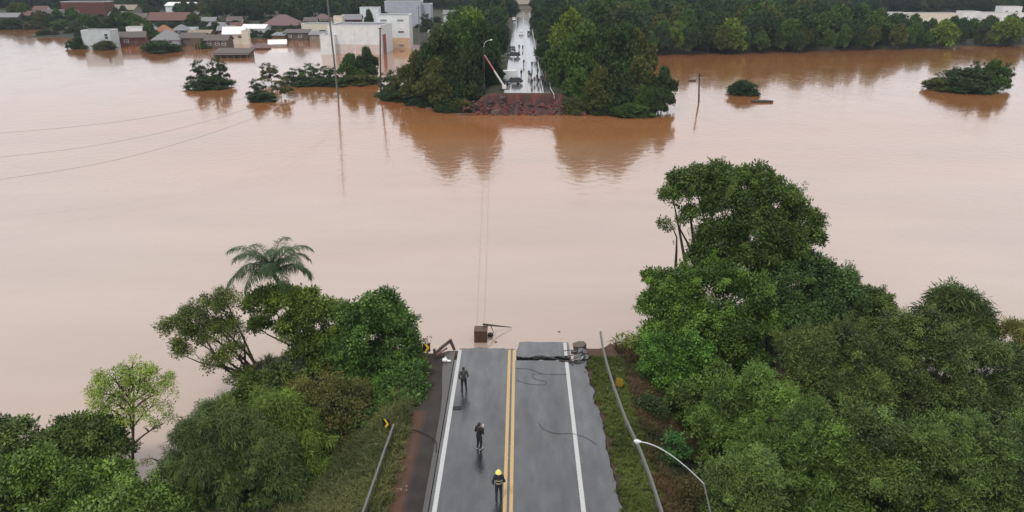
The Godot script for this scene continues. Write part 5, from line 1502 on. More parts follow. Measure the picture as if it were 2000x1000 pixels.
func far_things() -> void:
	var protos := {
		"round": proto_tree(101, [[Vector3(0, 0.7, 0), 0.27], [Vector3(0.22, 0.58, 0.1), 0.24], [Vector3(-0.24, 0.55, -0.06), 0.24], [Vector3(0.05, 0.52, -0.24), 0.23], [Vector3(-0.06, 0.45, 0.25), 0.22], [Vector3(0.1, 0.86, -0.03), 0.15], [Vector3(-0.12, 0.83, 0.08), 0.14], [Vector3(0.2, 0.3, 0.15), 0.2], [Vector3(-0.2, 0.3, 0.1), 0.2]], 0.12, 1.05, M.far_leaf, 0.1),
		"bank": proto_tree(102, [[Vector3(0.02, 0.75, 0), 0.24], [Vector3(0.2, 0.55, 0.12), 0.25], [Vector3(-0.22, 0.5, -0.06), 0.26], [Vector3(0.1, 0.35, -0.2), 0.26], [Vector3(-0.1, 0.3, 0.24), 0.25], [Vector3(0.25, 0.22, 0.1), 0.23], [Vector3(-0.27, 0.2, 0.08), 0.22], [Vector3(0.12, 0.16, 0.28), 0.2], [Vector3(-0.06, 0.9, 0.05), 0.13]], 0.12, 1.05, M.far_leaf, 0.1),
		"airy": proto_tree(103, upright_lobes(17, 34), 0.075, 0.5, M.far_leaf, 0.05, 0.009, 1.3),
		"mound": proto_tree(104, [[Vector3(0, 0.45, 0), 0.4], [Vector3(0.25, 0.35, 0.08), 0.3], [Vector3(-0.26, 0.36, 0.04), 0.3], [Vector3(0.05, 0.6, 0.05), 0.3], [Vector3(-0.1, 0.25, 0.25), 0.25], [Vector3(0.35, 0.1, 0.0), 0.22], [Vector3(-0.36, 0.1, 0), 0.22], [Vector3(0.1, 0.06, 0.38), 0.24], [Vector3(-0.2, 0.06, 0.32), 0.22], [Vector3(0.05, 0.06, -0.35), 0.24]], 0.11, 0.75, M.far_leaf, 0.1, 0.02, 1.9),
		"palm": proto_tree(105, [[Vector3(0, 0.6, 0), 0.3], [Vector3(0.2, 0.4, 0.1), 0.25], [Vector3(-0.2, 0.4, 0), 0.25], [Vector3(0, 0.25, 0.15), 0.25]], 0.13, 0.7, M.spray, 0.14),
		"forest": proto_tree(106, [[Vector3(0, 0.72, 0), 0.27], [Vector3(0.2, 0.58, 0.12), 0.26], [Vector3(-0.24, 0.56, -0.06), 0.25], [Vector3(0.03, 0.5, -0.22), 0.24], [Vector3(-0.06, 0.42, 0.25), 0.24], [Vector3(0.25, 0.3, 0.1), 0.2], [Vector3(-0.22, 0.26, 0.1), 0.2], [Vector3(0.05, 0.88, 0), 0.13]], 0.17, 0.9, M.far_leaf, 0.12),
		"forest_tall": proto_tree(107, [[Vector3(0.03, 0.82, 0), 0.2], [Vector3(0.17, 0.68, 0.1), 0.21], [Vector3(-0.2, 0.66, -0.06), 0.2], [Vector3(0.03, 0.55, -0.2), 0.2], [Vector3(-0.06, 0.5, 0.2), 0.22], [Vector3(0.2, 0.36, 0.06), 0.2], [Vector3(-0.18, 0.3, -0.1), 0.18], [Vector3(0.1, 0.2, 0.2), 0.15]], 0.17, 0.9, M.far_leaf, 0.11),
	}
	var list := [
		["thin_tree", -29.5, -183, 7.8, 7.7, "airy", "olive", "thin olive tree at the left tip of the far wooded bank"],
		["bank_tree", -23.5, -179, 11.0, 9.8, "bank", "olive", "olive-brown tree on the far bank, second from its left tip"],
		["bank_tree", -18.5, -171, 10.4, 9.8, "bank", "olive", "drooping yellow-olive tree leaning over the water on the far bank left of the road"],
		["broadleaf_tree", -16.8, -175, 16.5, 11.5, "round", "dark", "broad dark tree in the middle of the far wooded bank left of the road"],
		["broadleaf_tree", -15.8, -205, 16.8, 13.3, "round", "mid", "dark green tree with a lighter top behind the broad dark one"],
		["broadleaf_tree", -12.3, -208, 18.4, 12.9, "round", "lime", "tall tree with a lime-green top beside the far road's left edge"],
		["bank_tree", -12.2, -172, 11.2, 8.9, "bank", "dark", "low dark tree at the water left of the far street lamp"],
		["broadleaf_tree", -8.5, -180, 17.5, 10.3, "round", "dark", "dark tree directly behind the far street lamp"],
		["bank_tree", -5.5, -182, 9.2, 5.0, "bank", "dark", "dark shrubby tree beside the red and white boom"],
		["broadleaf_tree", -7.0, -222, 13.6, 8.1, "round", "dark", "dark tree overhanging the left kerb of the far road"],
		["broadleaf_tree", -7.3, -270, 14.6, 8.3, "round", "blue", "bluish tree on the left side of the far road, farther back"],
		["broadleaf_tree", -12.7, -330, 18.6, 17.5, "round", "blue", "tall bluish tree left of the far end of the road"],
		["broadleaf_tree", -8.6, -440, 18.0, 17.4, "round", "blue", "dark tree left of the top of the far road"],
		["broadleaf_tree", -18.6, -250, 17.0, 15.1, "round", "mid", "green tree rising behind the wooded bank, near the white houses"],
		["broadleaf_tree", 8.5, -232, 9.9, 7.8, "round", "dark", "dark tree overhanging the right kerb of the far road"],
		["broadleaf_tree", 9.0, -282, 10.9, 8.3, "round", "dark", "narrow dark tree at the right side of the far road, farther back"],
		["broadleaf_tree", 9.5, -350, 12.3, 10.2, "round", "blue", "bluish tree at the right side near the top of the far road"],
		["bank_tree", 10.1, -178, 8.5, 6.8, "bank", "mid", "low mid-green tree beside the crowd on the right of the far road"],
		["broadleaf_tree", 15.6, -222, 17.8, 14.0, "round", "lime", "tall tree with a yellow-lime top right of the far road"],
		["broadleaf_tree", 11.6, -198, 11.6, 10.7, "round", "mid", "mid-green tree behind the crowd, right of the far road"],
		["broadleaf_tree", 15.0, -176, 17.3, 11.0, "round", "mid", "full green tree in the middle of the right-hand far wood"],
		["broadleaf_tree", 19.8, -177, 15.7, 10.8, "round", "dark", "dark green tree at the centre front of the right-hand far wood"],
		["broadleaf_tree", 23.6, -178, 17.0, 11.1, "round", "dark", "tall dark tree toward the right of the far wood"],
		["broadleaf_tree", 28.4, -183, 15.4, 10.4, "round", "olive", "olive-topped tree at the upper right of the far wood"],
		["bank_tree", 14.1, -168, 8.4, 9.2, "bank", "mid", "low leafy tree at the water just right of the red bank"],
		["bank_tree", 18.0, -166, 9.2, 8.6, "bank", "olive", "brownish-green tree at the water, third from the red bank"],
		["bank_tree", 22.0, -166, 9.9, 8.8, "bank", "dark", "dark tree at the water in the right-hand far wood"],
		["bank_tree", 27.2, -170, 10.6, 9.7, "bank", "olive", "olive tree with pale flower heads at the right of the far wood"],
		["bank_tree", 32.3, -167, 9.0, 6.8, "bank", "dark", "dark end tree at the right tip of the far wood"],
		["palm_bush", 27.8, -163, 6.9, 5.6, "palm", "mid", "light green palm-like bush at the water by the right tip"],
		["bank_tree", 30.4, -161, 5.5, 4.8, "bank", "dark", "dark bush touching the water at the right tip of the far wood"],
		["broadleaf_tree", 25.8, -252, 18.2, 15.2, "round", "dark", "dark tree at the back of the right-hand far wood"],
		["broadleaf_tree", 34.1, -246, 16.9, 14.2, "round", "blue", "bluish tree at the back right of the far wood"],
		["broadleaf_tree", 18.2, -290, 17.6, 16.2, "round", "dark", "dark tree behind the lime-topped one, right of the far road"],
		["broadleaf_tree", 17.4, -380, 17.3, 17.6, "round", "blue", "bluish tree on the right near the end of the far road"],
		["broadleaf_tree", 13.1, -450, 16.4, 17.7, "round", "dark", "dark tree on the right at the very end of the far road"],
		["bush", -12.0, -166, 2.8, 5.2, "mound", "olive", "olive bush on the left shoulder of the red bank"],
		["bush", 13.2, -164, 3.8, 5.6, "mound", "olive", "olive bush on the right shoulder of the red bank"],
		["bush", -21.8, -174, 1.7, 7.6, "mound", "dark", "low bush at the water under the drooping tree of the far bank"],
		["bush", -28.3, -181, 2.3, 8.6, "mound", "dark", "low bush at the water under the left tip of the far wood"],
		["bush", -14.9, -167, 2.2, 6.9, "mound", "dark", "low bush at the water between the drooping tree and the red bank"],
		["bush", 20.0, -163, 2.7, 7.1, "mound", "dark", "low bush at the water under the middle of the right far wood"],
		["bush", 25.3, -161, 2.8, 7.7, "mound", "mid", "low bush at the water left of the palm-like bush"],
		["thin_tree", -85.3, -203, 7.4, 8.3, "airy", "dark", "thin half-drowned tree with bare gaps, left in the flood"],
		["thin_tree", -80.1, -203, 8.2, 7.7, "airy", "dark", "smaller half-drowned tree right beside the leftmost one"],
		["bush", -82.4, -200, 3.0, 10.6, "mound", "dark", "low dark bush under the two half-drowned trees"],
		["thin_tree", -62.8, -181, 5.4, 6.2, "airy", "dark", "dark spiky clump of drowned bush, leftmost before the warehouse"],
		["bush", -61.0, -179, 2.5, 6.1, "mound", "dark", "low dark mass at the foot of the spiky drowned clump"],
		["thin_tree", -58.2, -184, 5.6, 7.5, "airy", "olive", "brown-leaved drowned tree beside the dark clump"],
		["thin_tree", -67.6, -206, 6.3, 8.4, "airy", "olive", "spindly olive tree behind the brown-leaved drowned one"],
		["thin_tree", -61.5, -206, 4.7, 9.8, "airy", "dark", "thin dark drowned tree, first in the row before the white warehouse"],
		["thin_tree", -56.7, -207, 6.2, 9.3, "airy", "mid", "bushy drowned tree, second in the row before the white warehouse"],
		["thin_tree", -51.6, -206, 5.5, 9.2, "airy", "dark", "gappy drowned tree in the row beside the tall pole"],
		["bush", -59.4, -205, 2.1, 8.9, "mound", "dark", "low thicket at the left foot of the drowned row"],
		["bush", -50.3, -205, 2.1, 9.7, "mound", "dark", "low thicket at the middle foot of the drowned row"],
		["bush", -43.0, -207, 3.0, 9.2, "mound", "olive", "low thicket at the right foot of the drowned row"],
		["bank_tree", -46.3, -209, 7.4, 7.9, "bank", "mid", "greener drowned tree in the row right of the tall pole"],
		["bank_tree", -42.1, -212, 8.7, 7.2, "bank", "dark", "tallest tree of the drowned row, at its right end"],
		["thin_tree", -32.3, -190, 6.1, 7.7, "airy", "dark", "bare-looking drowned tree by the second pole"],
		["bush", -30.0, -187, 2.7, 8.9, "mound", "dark", "low dark bush at the foot of the second pole"],
		["bush", 57.2, -190, 3.7, 7.2, "mound", "dark", "small round bush island in the right-hand flood"],
		["bush", 116.1, -198, 5.7, 13.8, "mound", "dark", "large dark bush on the drowned island at the right"],
		["thin_tree", 114.4, -200, 6.2, 5.9, "airy", "dark", "thin upright shoots at the left of the large dark bush on the drowned island"],
		["thin_tree", 119.8, -200, 8.0, 6.7, "airy", "dark", "gappy upright tree behind the large dark bush on the drowned island"],
		["bank_tree", 123.8, -199, 7.1, 8.8, "bank", "mid", "taller bush in the middle of the drowned island at the right"],
		["thin_tree", 127.7, -199, 7.4, 4.8, "airy", "dark", "thin tree at the right end of the drowned island"],
		["bush", 110.9, -198, 3.3, 8.0, "mound", "olive", "low trailing bush at the left end of the drowned island"],
		["bush", -173.6, -301, 4.7, 8.1, "mound", "dark", "dark bush at the left corner of the pale block house"],
		["bush", -161.0, -297, 3.5, 7.6, "mound", "olive", "brownish bush growing in front of the pale block house"],
		["bush", -134.4, -287, 4.4, 11.9, "mound", "dark", "broad dark bush in the flood before the grey-roofed house"],
		["bush", -124.5, -303, 3.6, 6.9, "mound", "mid", "green bush beside the yellow timber frame"],
		["bank_tree", -159.8, -332, 8.1, 7.5, "bank", "mid", "green tree between the brick shed and the grey-roofed house"],
		["broadleaf_tree", -187.8, -372, 9.4, 12.9, "round", "mid", "round tree above the brick shed"],
		["broadleaf_tree", -196.9, -376, 8.5, 11.0, "round", "dark", "dark round tree left of the one above the brick shed"],
		["bush", -238.4, -402, 4.4, 13.3, "mound", "mid", "grass-green bush on the far left bank"],
		["bush", -254.6, -402, 3.9, 13.3, "mound", "olive", "olive bush on the far left bank"],
		["broadleaf_tree", -224.7, -402, 5.9, 13.3, "round", "mid", "yellowish-green tree on the far left bank"],
		["bush", -265.1, -400, 5.3, 13.3, "mound", "dark", "dark bush at the far left edge of the bank"],
		["bank_tree", -138.6, -352, 6.1, 9.4, "bank", "dark", "dark tree behind the brown-roofed house"],
		["broadleaf_tree", -162.6, -385, 7.5, 10.2, "round", "dark", "dark tree beside the long red-roofed house"],
		["bush", -120.1, -352, 4.5, 10.3, "mound", "dark", "dark hedge behind the white low house"],
		["bush", -109.0, -350, 3.8, 10.2, "mound", "olive", "olive hedge under the large pink roof"],
		["bank_tree", -66.7, -345, 11.6, 6.0, "bank", "dark", "dark upright tree between the white walls behind the warehouse"],
		["thin_tree", -41.2, -350, 11.4, 10.7, "airy", "dark", "thin tree right of the tall white building"],
		["bank_tree", -33.6, -320, 7.7, 8.5, "bank", "olive", "olive tree in front of the small white houses"],
	]
	for q in list:
		far_tree(protos[q[5]], q[0], q[7], Vector3(q[1], 0, q[2]), q[3], q[4], M["leaf_" + q[6]], "", "bush" if q[0].contains("bush") else "tree")
	# forest on the right shore: rows one behind the other
	var tints := ["dark", "mid", "blue", "mid", "dark", "blue", "olive"]
	var back := 0.0
	for row in 9:
		var gap := 7.0 + row * 0.8
		var x := 47.0 - row * 1.5
		var until := 262.0 if row < 5 else 158.0
		while x < until:
			var z := -277.0 - (x - 45.0) * 0.24 - back + 1.5 + rng.randf_range(-2.5, 2.5) + fn.get_noise_2d(x * 1.2, -290.0) * 5.0
			var belt := smooth(130.0, 175.0, x)
			var h := rng.randf_range(9.5, 14.0) * (1.0 + row * 0.06) * (1.0 - belt * 0.4)
			if row == 0: h *= 0.75
			var px := x + rng.randf_range(-2.0, 2.0)
			var where := "at the water's edge" if row == 0 else ("just behind the water's edge" if row < 3 else "deep in the wood")
			var side := "left part" if x < 95.0 else ("middle part" if x < 160.0 else "right part")
			var tint: String = tints[rng.randi() % tints.size()]
			var called := "forest_tree"
			var slim := rng.randf_range(0.65, 0.92)
			var size := ("tall " if h > 12.6 else ("low " if h < 10.6 else "")) + ("broad" if slim > 0.83 else ("narrow" if slim < 0.73 else "round"))
			var tone: String = {"dark": "dark green", "blue": "bluish green", "mid": "mid-green", "olive": "olive green"}[tint]
			far_tree(protos["forest" if rng.randf() < 0.6 else "forest_tall"], called, "%s %s tree %s, %s of the right-hand forest" % [size, tone, where, side], Vector3(px, 0.3, z), h, h * slim, M["leaf_" + tint], "%s %s trees %s, %s of the right-hand forest" % [size, tone, where, side])
			x += gap * rng.randf_range(0.8, 1.2)
		back += 6.5 + row * 2.2
	for q in [[Vector3(56.95, 14.51, -282.00), 13.0, 10.0, "lime", "airy", "bright yellow-green thin-leaved tree standing at the front of the right-hand forest"], [Vector3(78.19, 11.62, -286.00), 12.0, 12.0, "lime", "forest", "bright yellow-green bushy tree in the right-hand forest, right of the thin-leaved one"], [Vector3(100.83, 11.25, -292.00), 11.0, 9.0, "mid", "forest", "brighter green tree at the shore in the middle of the right-hand forest"],
		[Vector3(167.47, 10.40, -306.00), 10.0, 12.0, "lime", "forest", "yellow-green tree in front of the long white sheds"], [Vector3(196.08, 10.03, -312.00), 11.0, 12.0, "lime", "forest", "yellow-green tree at the right edge of the forest, under the last white shed"]]:
		far_tree(protos[q[4]], "bright_tree", q[5], Vector3(q[0].x, 0, q[0].z), q[1], q[2], M["leaf_" + q[3]])
	# trees of the town and the hills behind
	for k in 80:
		var x := rng.randf_range(-290.0, -18.0)
		var z := rng.randf_range(-338.0, -520.0)
		if x < -215.0: z = rng.randf_range(-404.0, -520.0)
		elif x > -100.0 and z > -365.0: continue
		if x > -215.0 and x < -120.0 and z > -440.0 and k % 2 != 0: continue
		var tint: String = tints[rng.randi() % tints.size()]
		var h := rng.randf_range(4.5, 9.0)
		var s2 := rng.randf_range(0.75, 1.0)
		far_tree(protos["forest"], "town_tree", "%s garden tree %s, %s" % [shape_of(h, 6.0, 7.8, s2) + {"dark": "dark", "blue": "bluish", "mid": "mid-green", "olive": "olive"}[tint], "among the front houses of the town" if z > -440.0 else "behind the back houses of the town", "far left" if x < -215.0 else ("left of the grove" if x < -140.0 else "near the villa")], Vector3(x, far_height(x, z) - 0.2, z), h, h * s2, M["leaf_" + tint], "%s garden trees of the town" % tint)
	for k in 34:
		var x := rng.randf_range(-180.0, -62.0)
		var z := rng.randf_range(-410.0, -500.0)
		var tint: String = ["dark", "blue", "dark"][k % 3]
		var h := rng.randf_range(9.0, 13.0)
		var s2 := rng.randf_range(0.75, 1.0)
		far_tree(protos["forest"], "town_tree", "%s tree in the %s of the grove behind the pink-roofed house" % [shape_of(h, 10.0, 12.0, s2) + ("bluish" if tint == "blue" else "dark"), ("front" if z > -455.0 else "back") + (" left" if x < -140.0 else (" middle" if x < -100.0 else " right"))], Vector3(x, far_height(x, z) - 0.2, z), h, h * s2, M["leaf_" + tint], "%s trees of the grove behind the pink roof" % tint)
	for k in 46:
		var s := -1.0 if k % 2 == 0 else 1.0
		var z := rng.randf_range(-235.0, -520.0)
		var x := 2.1 + s * rng.randf_range(9.5, 30.0)
		var tint: String = tints[rng.randi() % tints.size()]
		var h := rng.randf_range(9.0, 13.5)
		var s2 := rng.randf_range(0.7, 0.9)
		far_tree(protos["forest" if k % 3 else "round"], "roadside_tree", "%s tree along the far road's %s, %s" % [shape_of(h, 10.2, 12.2, s2) + {"dark": "dark", "blue": "bluish", "mid": "mid-green", "olive": "olive"}[tint], "left" if s < 0 else "right", ("next to the kerb" if absf(x - 2.1) < 18.0 else "off the kerb") + (", near half" if z > -370.0 else ", far half")], Vector3(x, far_height(x, z) - 0.2, z), h, h * s2, M["leaf_" + tint], "%s trees along the %s of the far road" % [tint, "left" if s < 0 else "right"])
	# wooded hills at the back: nobody could count these
	var xf: Array[Transform3D] = []
	var cl := PackedColorArray()
	var hr := RandomNumberGenerator.new()
	hr.seed = 77
	for k in 2800:
		var x := hr.randf_range(-400.0, 400.0)
		var z := hr.randf_range(-530.0, -745.0)
		if x > 120.0 and k % 3 == 0: z = hr.randf_range(-512.0, -560.0)
		var h := hr.randf_range(8.0, 13.0)
		xf.append(Transform3D(Basis(Vector3.UP, hr.randf() * TAU).scaled(Vector3(h * 0.85, h, h * 0.85)), Vector3(x, far_height(x, z) - 0.5, z)))
		var c: Color = [Color(0.036, 0.07, 0.028), Color(0.036, 0.068, 0.042), Color(0.07, 0.09, 0.035)][hr.randi() % 3]
		cl.append(c)
	var forest := cloud_of("distant_forest", (protos["forest"].get_node("crown") as MeshInstance3D).mesh, [xf, cl], self)
	tag(forest, "unbroken forest on the hills behind the town and the white sheds", "forest")
	# smaller growth between the far trees
	var ux: Array[Transform3D] = []
	var uc := PackedColorArray()
	for k in 1900:
		var x := hr.randf_range(-300.0, 260.0)
		var z := hr.randf_range(-160.0, -530.0)
		if k % 3 == 0:
			x = hr.randf_range(140.0, 280.0)
			z = hr.randf_range(-340.0, -490.0)
		if k % 7 == 0:
			x = hr.randf_range(-300.0, -215.0)
			z = hr.randf_range(-396.0, -445.0)
		elif k % 7 == 1:
			x = hr.randf_range(-225.0, -80.0)
			z = hr.randf_range(-338.0, -400.0)
		if absf(x - 2.1) < 7.8 or far_height(x, z) < 0.25: continue
		if z > -172.0 and absf(x - 2.0) < 12.0: continue
		var h := hr.randf_range(1.2, 3.4)
		ux.append(Transform3D(Basis(Vector3.UP, hr.randf() * TAU).scaled(Vector3(h * 1.5, h, h * 1.5)), Vector3(x, far_height(x, z) - 0.4, z)))
		uc.append([Color(0.036, 0.06, 0.022), Color(0.06, 0.075, 0.028), Color(0.045, 0.085, 0.025)][hr.randi() % 3])
	var scrub := cloud_of("undergrowth", (protos["mound"].get_node("crown") as MeshInstance3D).mesh, [ux, uc], self)
	tag(scrub, "low scrub growing between the trees and houses of the far banks", "scrub")
	for k in protos: protos[k].free()
	far_objects()
	town()

func shape_of(h: float, low: float, high: float, slim: float) -> String:
	return ("low " if h < low else ("tall " if h > high else "")) + ("broad " if slim > 0.86 else ("narrow " if slim < 0.79 else ""))

func far_objects() -> void:
	# vehicles
	make_car("van", "white van parked on the left near the broken far road end", Vector3(-2.68, 4.00, -186.30), PI * 0.5 + 0.35, M.car_white, true)
	make_car("car", "dark car parked right beside the white van", Vector3(-0.98, 4.00, -180.29), PI * 0.5 + 0.25, M.car_dark)
	make_car("car", "white car far up the middle of the far road", Vector3(0.86, 4.00, -316.30), PI, M.car_white)
	make_car("car", "dark car on the left side of the far road beyond the walkers", Vector3(-2.03, 4.00, -254.57), PI + 0.1, M.car_dark)
	make_car("car", "dark car standing across the left lane between the van and the farther dark car", Vector3(-1.52, 4.00, -236.53), PI * 0.5, M.car_dark)
	make_car("car", "dark car at the right edge of the far road level with the white one", Vector3(4.24, 4.00, -318.81), 0.0, M.car_dark)
	make_car("car", "pale car far up at the left kerb near the top of the far road", Vector3(-2.85, 4.00, -403.27), PI, M.car_white)
	# people on the far road: three figures, copied
	var pose_s := {"footl": Vector3(-0.12, 0, 0.02), "footr": Vector3(0.12, 0, -0.03), "elbowl": Vector3(-0.27, 1.14, 0.02), "handl": Vector3(-0.25, 0.88, -0.06), "elbowr": Vector3(0.27, 1.14, 0.02), "handr": Vector3(0.25, 0.88, -0.06), "jacket": M.black_cloth, "trousers": M.dark_cloth, "shoes": M.black_cloth}
	var pose_w := {"footl": Vector3(-0.1, 0, 0.26), "footr": Vector3(0.1, 0, -0.28), "elbowl": Vector3(-0.28, 1.15, -0.06), "handl": Vector3(-0.25, 0.93, -0.24), "elbowr": Vector3(0.28, 1.15, 0.12), "handr": Vector3(0.26, 0.9, 0.1), "jacket": M.dark_cloth, "trousers": M.black_cloth, "shoes": M.black_cloth}
	var first := {}
	var coats := [M.black_cloth, M.dark_cloth, M.navy_cloth, M.black_cloth, M.dark_cloth]
	var k := 0
	for q in [
		[1.58, -214.76, "w", "person walking alone in the middle of the far road"],
		[0.86, -192.69, "s", "person bending at the centre line near the white van"],
		[2.80, -191.77, "s", "person in black left of the group on the far road"],
		[3.26, -187.19, "s", "person in dark coat close behind the one in black"],
		[3.83, -210.22, "w", "person standing by the centre line behind the group"],
		[4.04, -180.28, "s", "person in pinkish top at the left of the crowd by the broken edge"],
		[4.73, -184.55, "s", "person in dark jacket inside the crowd"],
		[4.96, -177.81, "s", "person in black at the front of the crowd"],
		[5.69, -182.83, "w", "person in a grey coat inside the crowd"],
		[5.90, -177.02, "s", "person in black nearest the broken edge"],
		[6.27, -173.07, "s", "person standing apart at the front right of the crowd"],
		[6.88, -181.15, "s", "person in a reddish coat at the right of the crowd"],
		[7.17, -175.43, "s", "person at the right kerb beside the hanging rail"],
		[5.09, -195.62, "s", "person at the back of the crowd"],
		[6.62, -193.71, "w", "person in dark clothes at the back right of the crowd"],
		[5.48, -222.02, "w", "person walking down the right lane behind the crowd"],
		[6.14, -218.36, "w", "person beside another in the right lane behind the crowd"],
		[0.17, -257.77, "w", "person walking far up the left lane"],
		[1.37, -256.14, "w", "person walking far up beside the one in the left lane"],
		[5.59, -243.73, "s", "person far up at the right kerb"],
		[5.87, -233.76, "s", "person in grey far up at the right kerb"],
		[3.38, -176.99, "s", "person crouching at the broken edge left of the crowd"],
	]:
		var at := Vector3(q[0], 4.0, q[1])
		var o: Node3D
		if first.has(q[2]):
			o = (first[q[2]] as Node3D).duplicate()
			o.name = numbered("person")
			add_child(o)
			o.position = at
			o.set_meta("label", q[3])
		else:
			o = make_person("person", q[3], at, 0.0, pose_s if q[2] == "s" else pose_w, 0.03)
			first[q[2]] = o
		o.rotation.y = rng.randf_range(-0.8, 0.8) + (PI if k % 3 == 0 else 0.0)
		o.set_meta("group", "people on the far road")
		var coat: Material = coats[k % 5]
		if q[3].contains("reddish"): coat = M.red_cloth
		elif q[3].contains("pinkish"): coat = M.tile_pink
		elif q[3].contains("grey"): coat = M.grey_cloth
		elif q[3].contains("black"): coat = M.black_cloth
		(o.get_node("jacket") as MeshInstance3D).material_override = coat
		k += 1
	# red and white boom leaning over the left edge
	var bt := thing("barrier_boom", "red and white boom leaning left from its white base at the far road end", "boom", Vector3(-3.12, 3.95, -171.83))
	var o := bt.position
	var base := MB.new()
	base.box(Vector3(0.1, 0.45, 0.1), Vector3(0.9, 0.9, 0.8))
	base.box(Vector3(-0.25, 1.1, 0.1), Vector3(0.25, 0.5, 0.5))
	part("base", base, M.boom_white, bt)
	var feet := MB.new()
	feet.box(Vector3(0.2, 0.0, 0.2), Vector3(2.2, 0.22, 1.2))
	part("outrigger", feet, M.rubber, bt)
	var tip := Vector3(-7.40, 11.58, -170.50) - o
	var foot := Vector3(-0.1, 0.9, 0.1)
	for s in 8:
		var sg := MB.new()
		var a := foot.lerp(tip, s / 8.0); var c := foot.lerp(tip, (s + 1) / 8.0)
		sg.rod(a, c, lerpf(0.26, 0.14, s / 8.0), lerpf(0.26, 0.14, (s + 1) / 8.0), 8)
		part("boom_section", sg, M.boom_white if s < 4 else M.boom_red, bt)
		if s >= 4:
			var ln := MB.new()
			ln.rod(a + Vector3(0.12, 0.12, 0.2), c + Vector3(0.08, 0.1, 0.18), 0.05, 0.05, 5)
			part("white_stripe", ln, M.boom_white, bt)
	# hanging white rail at the right kerb
	var hr := thing("hanging_guardrail", "white guardrail hanging down the red bank at the right kerb of the far road", "guardrail", Vector3(7.60, 4.94, -178.00))
	var h0 := hr.position
	var rb := MB.new()
	rb.sweep([Vector2(0, 0.16), Vector2(0.06, 0), Vector2(0, -0.16)], [Vector3.ZERO, Vector3(7.42, 4.55, -169.50) - h0, Vector3(8.06, 3.89, -165.00) - h0, Vector3(8.13, 3.12, -163.60) - h0], 0.02)
	part("rail", rb, M.pale_metal, hr)
	for q in [0.2, 0.6]:
		var pb := MB.new()
		pb.box((Vector3(7.42, 4.55, -169.50) - h0) * q - Vector3(0, 0.4, 0), Vector3(0.12, 1.0, 0.12))
		part("post", pb, M.galvanised, hr)
	# red earth clods and a broken kerb piece on the bank
	for q in [[968, 218, 1.6, 1.0, "dark block of earth fallen into the water at the foot of the red bank"], [1075, 212, 1.2, 0.7, "dark clod at the right foot of the red bank"], [1085, 188, 1.5, 0.6, "grey concrete piece at the top right of the red bank"], [982, 190, 1.2, 0.5, "dark broken kerb piece under the red and white boom"], [900, 222, 1.3, 0.4, "dark clod in the water left of the red bank"], [835, 210, 1.2, 0.4, "dark clod in the water under the drooping tree"]]:
		pass
	chunk("earth_clod", "dark block of earth fallen into the water at the foot of the red bank", "clod", Vector3(-4.68, 0.30, -161.19), Vector3(2.2, 1.4, 1.6), Basis(Vector3.BACK, 0.2), 31, M.brown_wall)
	chunk("earth_clod", "dark clod at the right foot of the red bank", "clod", Vector3(7.45, 0.50, -165.16), Vector3(1.4, 0.9, 1.2), Basis(Vector3.BACK, -0.2), 32, M.brown_wall)
	chunk("concrete_piece", "grey concrete piece at the top right of the red bank", "concrete", Vector3(8.70, 3.00, -166.40), Vector3(1.6, 0.7, 1.2), Basis(Vector3.BACK, 0.15), 33, M.concrete)
	chunk("kerb_piece", "dark broken kerb piece under the red and white boom", "kerb", Vector3(-3.31, 3.20, -165.03), Vector3(1.6, 0.5, 1.0), Basis(Vector3.BACK, -0.15), 34, M.brown_wall)
	chunk("earth_clod", "dark clod in the water left of the red bank", "clod", Vector3(-12.01, 0.10, -160.99), Vector3(2.6, 0.4, 1.0), Basis.IDENTITY, 35, M.brown_wall)
	chunk("earth_clod", "dark clod in the water under the drooping tree", "clod", Vector3(-20.05, 0.10, -169.03), Vector3(1.8, 0.4, 0.9), Basis.IDENTITY, 36, M.brown_wall)
	var cxf: Array[Transform3D] = []
	var ccl := PackedColorArray()
	var cr := RandomNumberGenerator.new()
	cr.seed = 404
	var lump := MB.new()
	lump.blob(Vector3.ZERO, Vector3(0.5, 0.36, 0.45), 7, 5, fine, 1.6)
	M.lump = worn(1, 1, 1, M.grain, 1.0, 0.9)
	M.lump.vertex_color_use_as_albedo = true
	for piece in 420:
		var x := cr.randf_range(-12.0, 15.0)
		var z := cr.randf_range(-156.0 - absf(x - 2.0) * 0.25, -165.2)
		var y := -1.5 + 3.9 * clampf((-158.2 - z) / 7.4, 0.0, 1.0)
		var s := cr.randf_range(0.3, 1.15) * (0.5 + cr.randf() * cr.randf())
		cxf.append(Transform3D(Basis.from_euler(Vector3(cr.randf() * 6.0, cr.randf() * 6.0, cr.randf() * 6.0)).scaled(Vector3(s, s * 0.8, s)), Vector3(x, y + cr.randf_range(-0.2, 0.3), z)))
		ccl.append([Color(0.21, 0.06, 0.048), Color(0.15, 0.055, 0.045), Color(0.085, 0.052, 0.045), Color(0.16, 0.08, 0.065)][cr.randi() % 4])
	var rubble := cloud_of("earth_rubble", lump.mesh(M.lump), [cxf, ccl], self)
	tag(rubble, "loose red and brown earth rubble covering the washed-out bank", "rubble")
	# poles and lamps
	street_lamp("slim street lamp on the left of the far road, its arm toward the road", Vector3(-7.64, 2.60, -173.00), Vector3(-7.30, 13.74, -166.50), Vector3(-7.28, 15.03, -166.50), Vector3(-5.95, 15.23, -166.60), 0.075)
	utility_pole("tall grey pole rising out of the flood beside the drowned trees", Vector3(-43.84, -0.00, -182.74), Vector3(-0.6, 25.0, 0.5), 0.22, [[0.93, 2.6, 0.3]], M.galvanised)
	utility_pole("dark pole in front of the white warehouse's right corner", Vector3(-34.53, 0.00, -188.31), Vector3(-33.74, 16.12, -189.00) - Vector3(-34.53, 0.00, -188.31), 0.2, [[0.985, 1.0, 0.2]], M.bark)
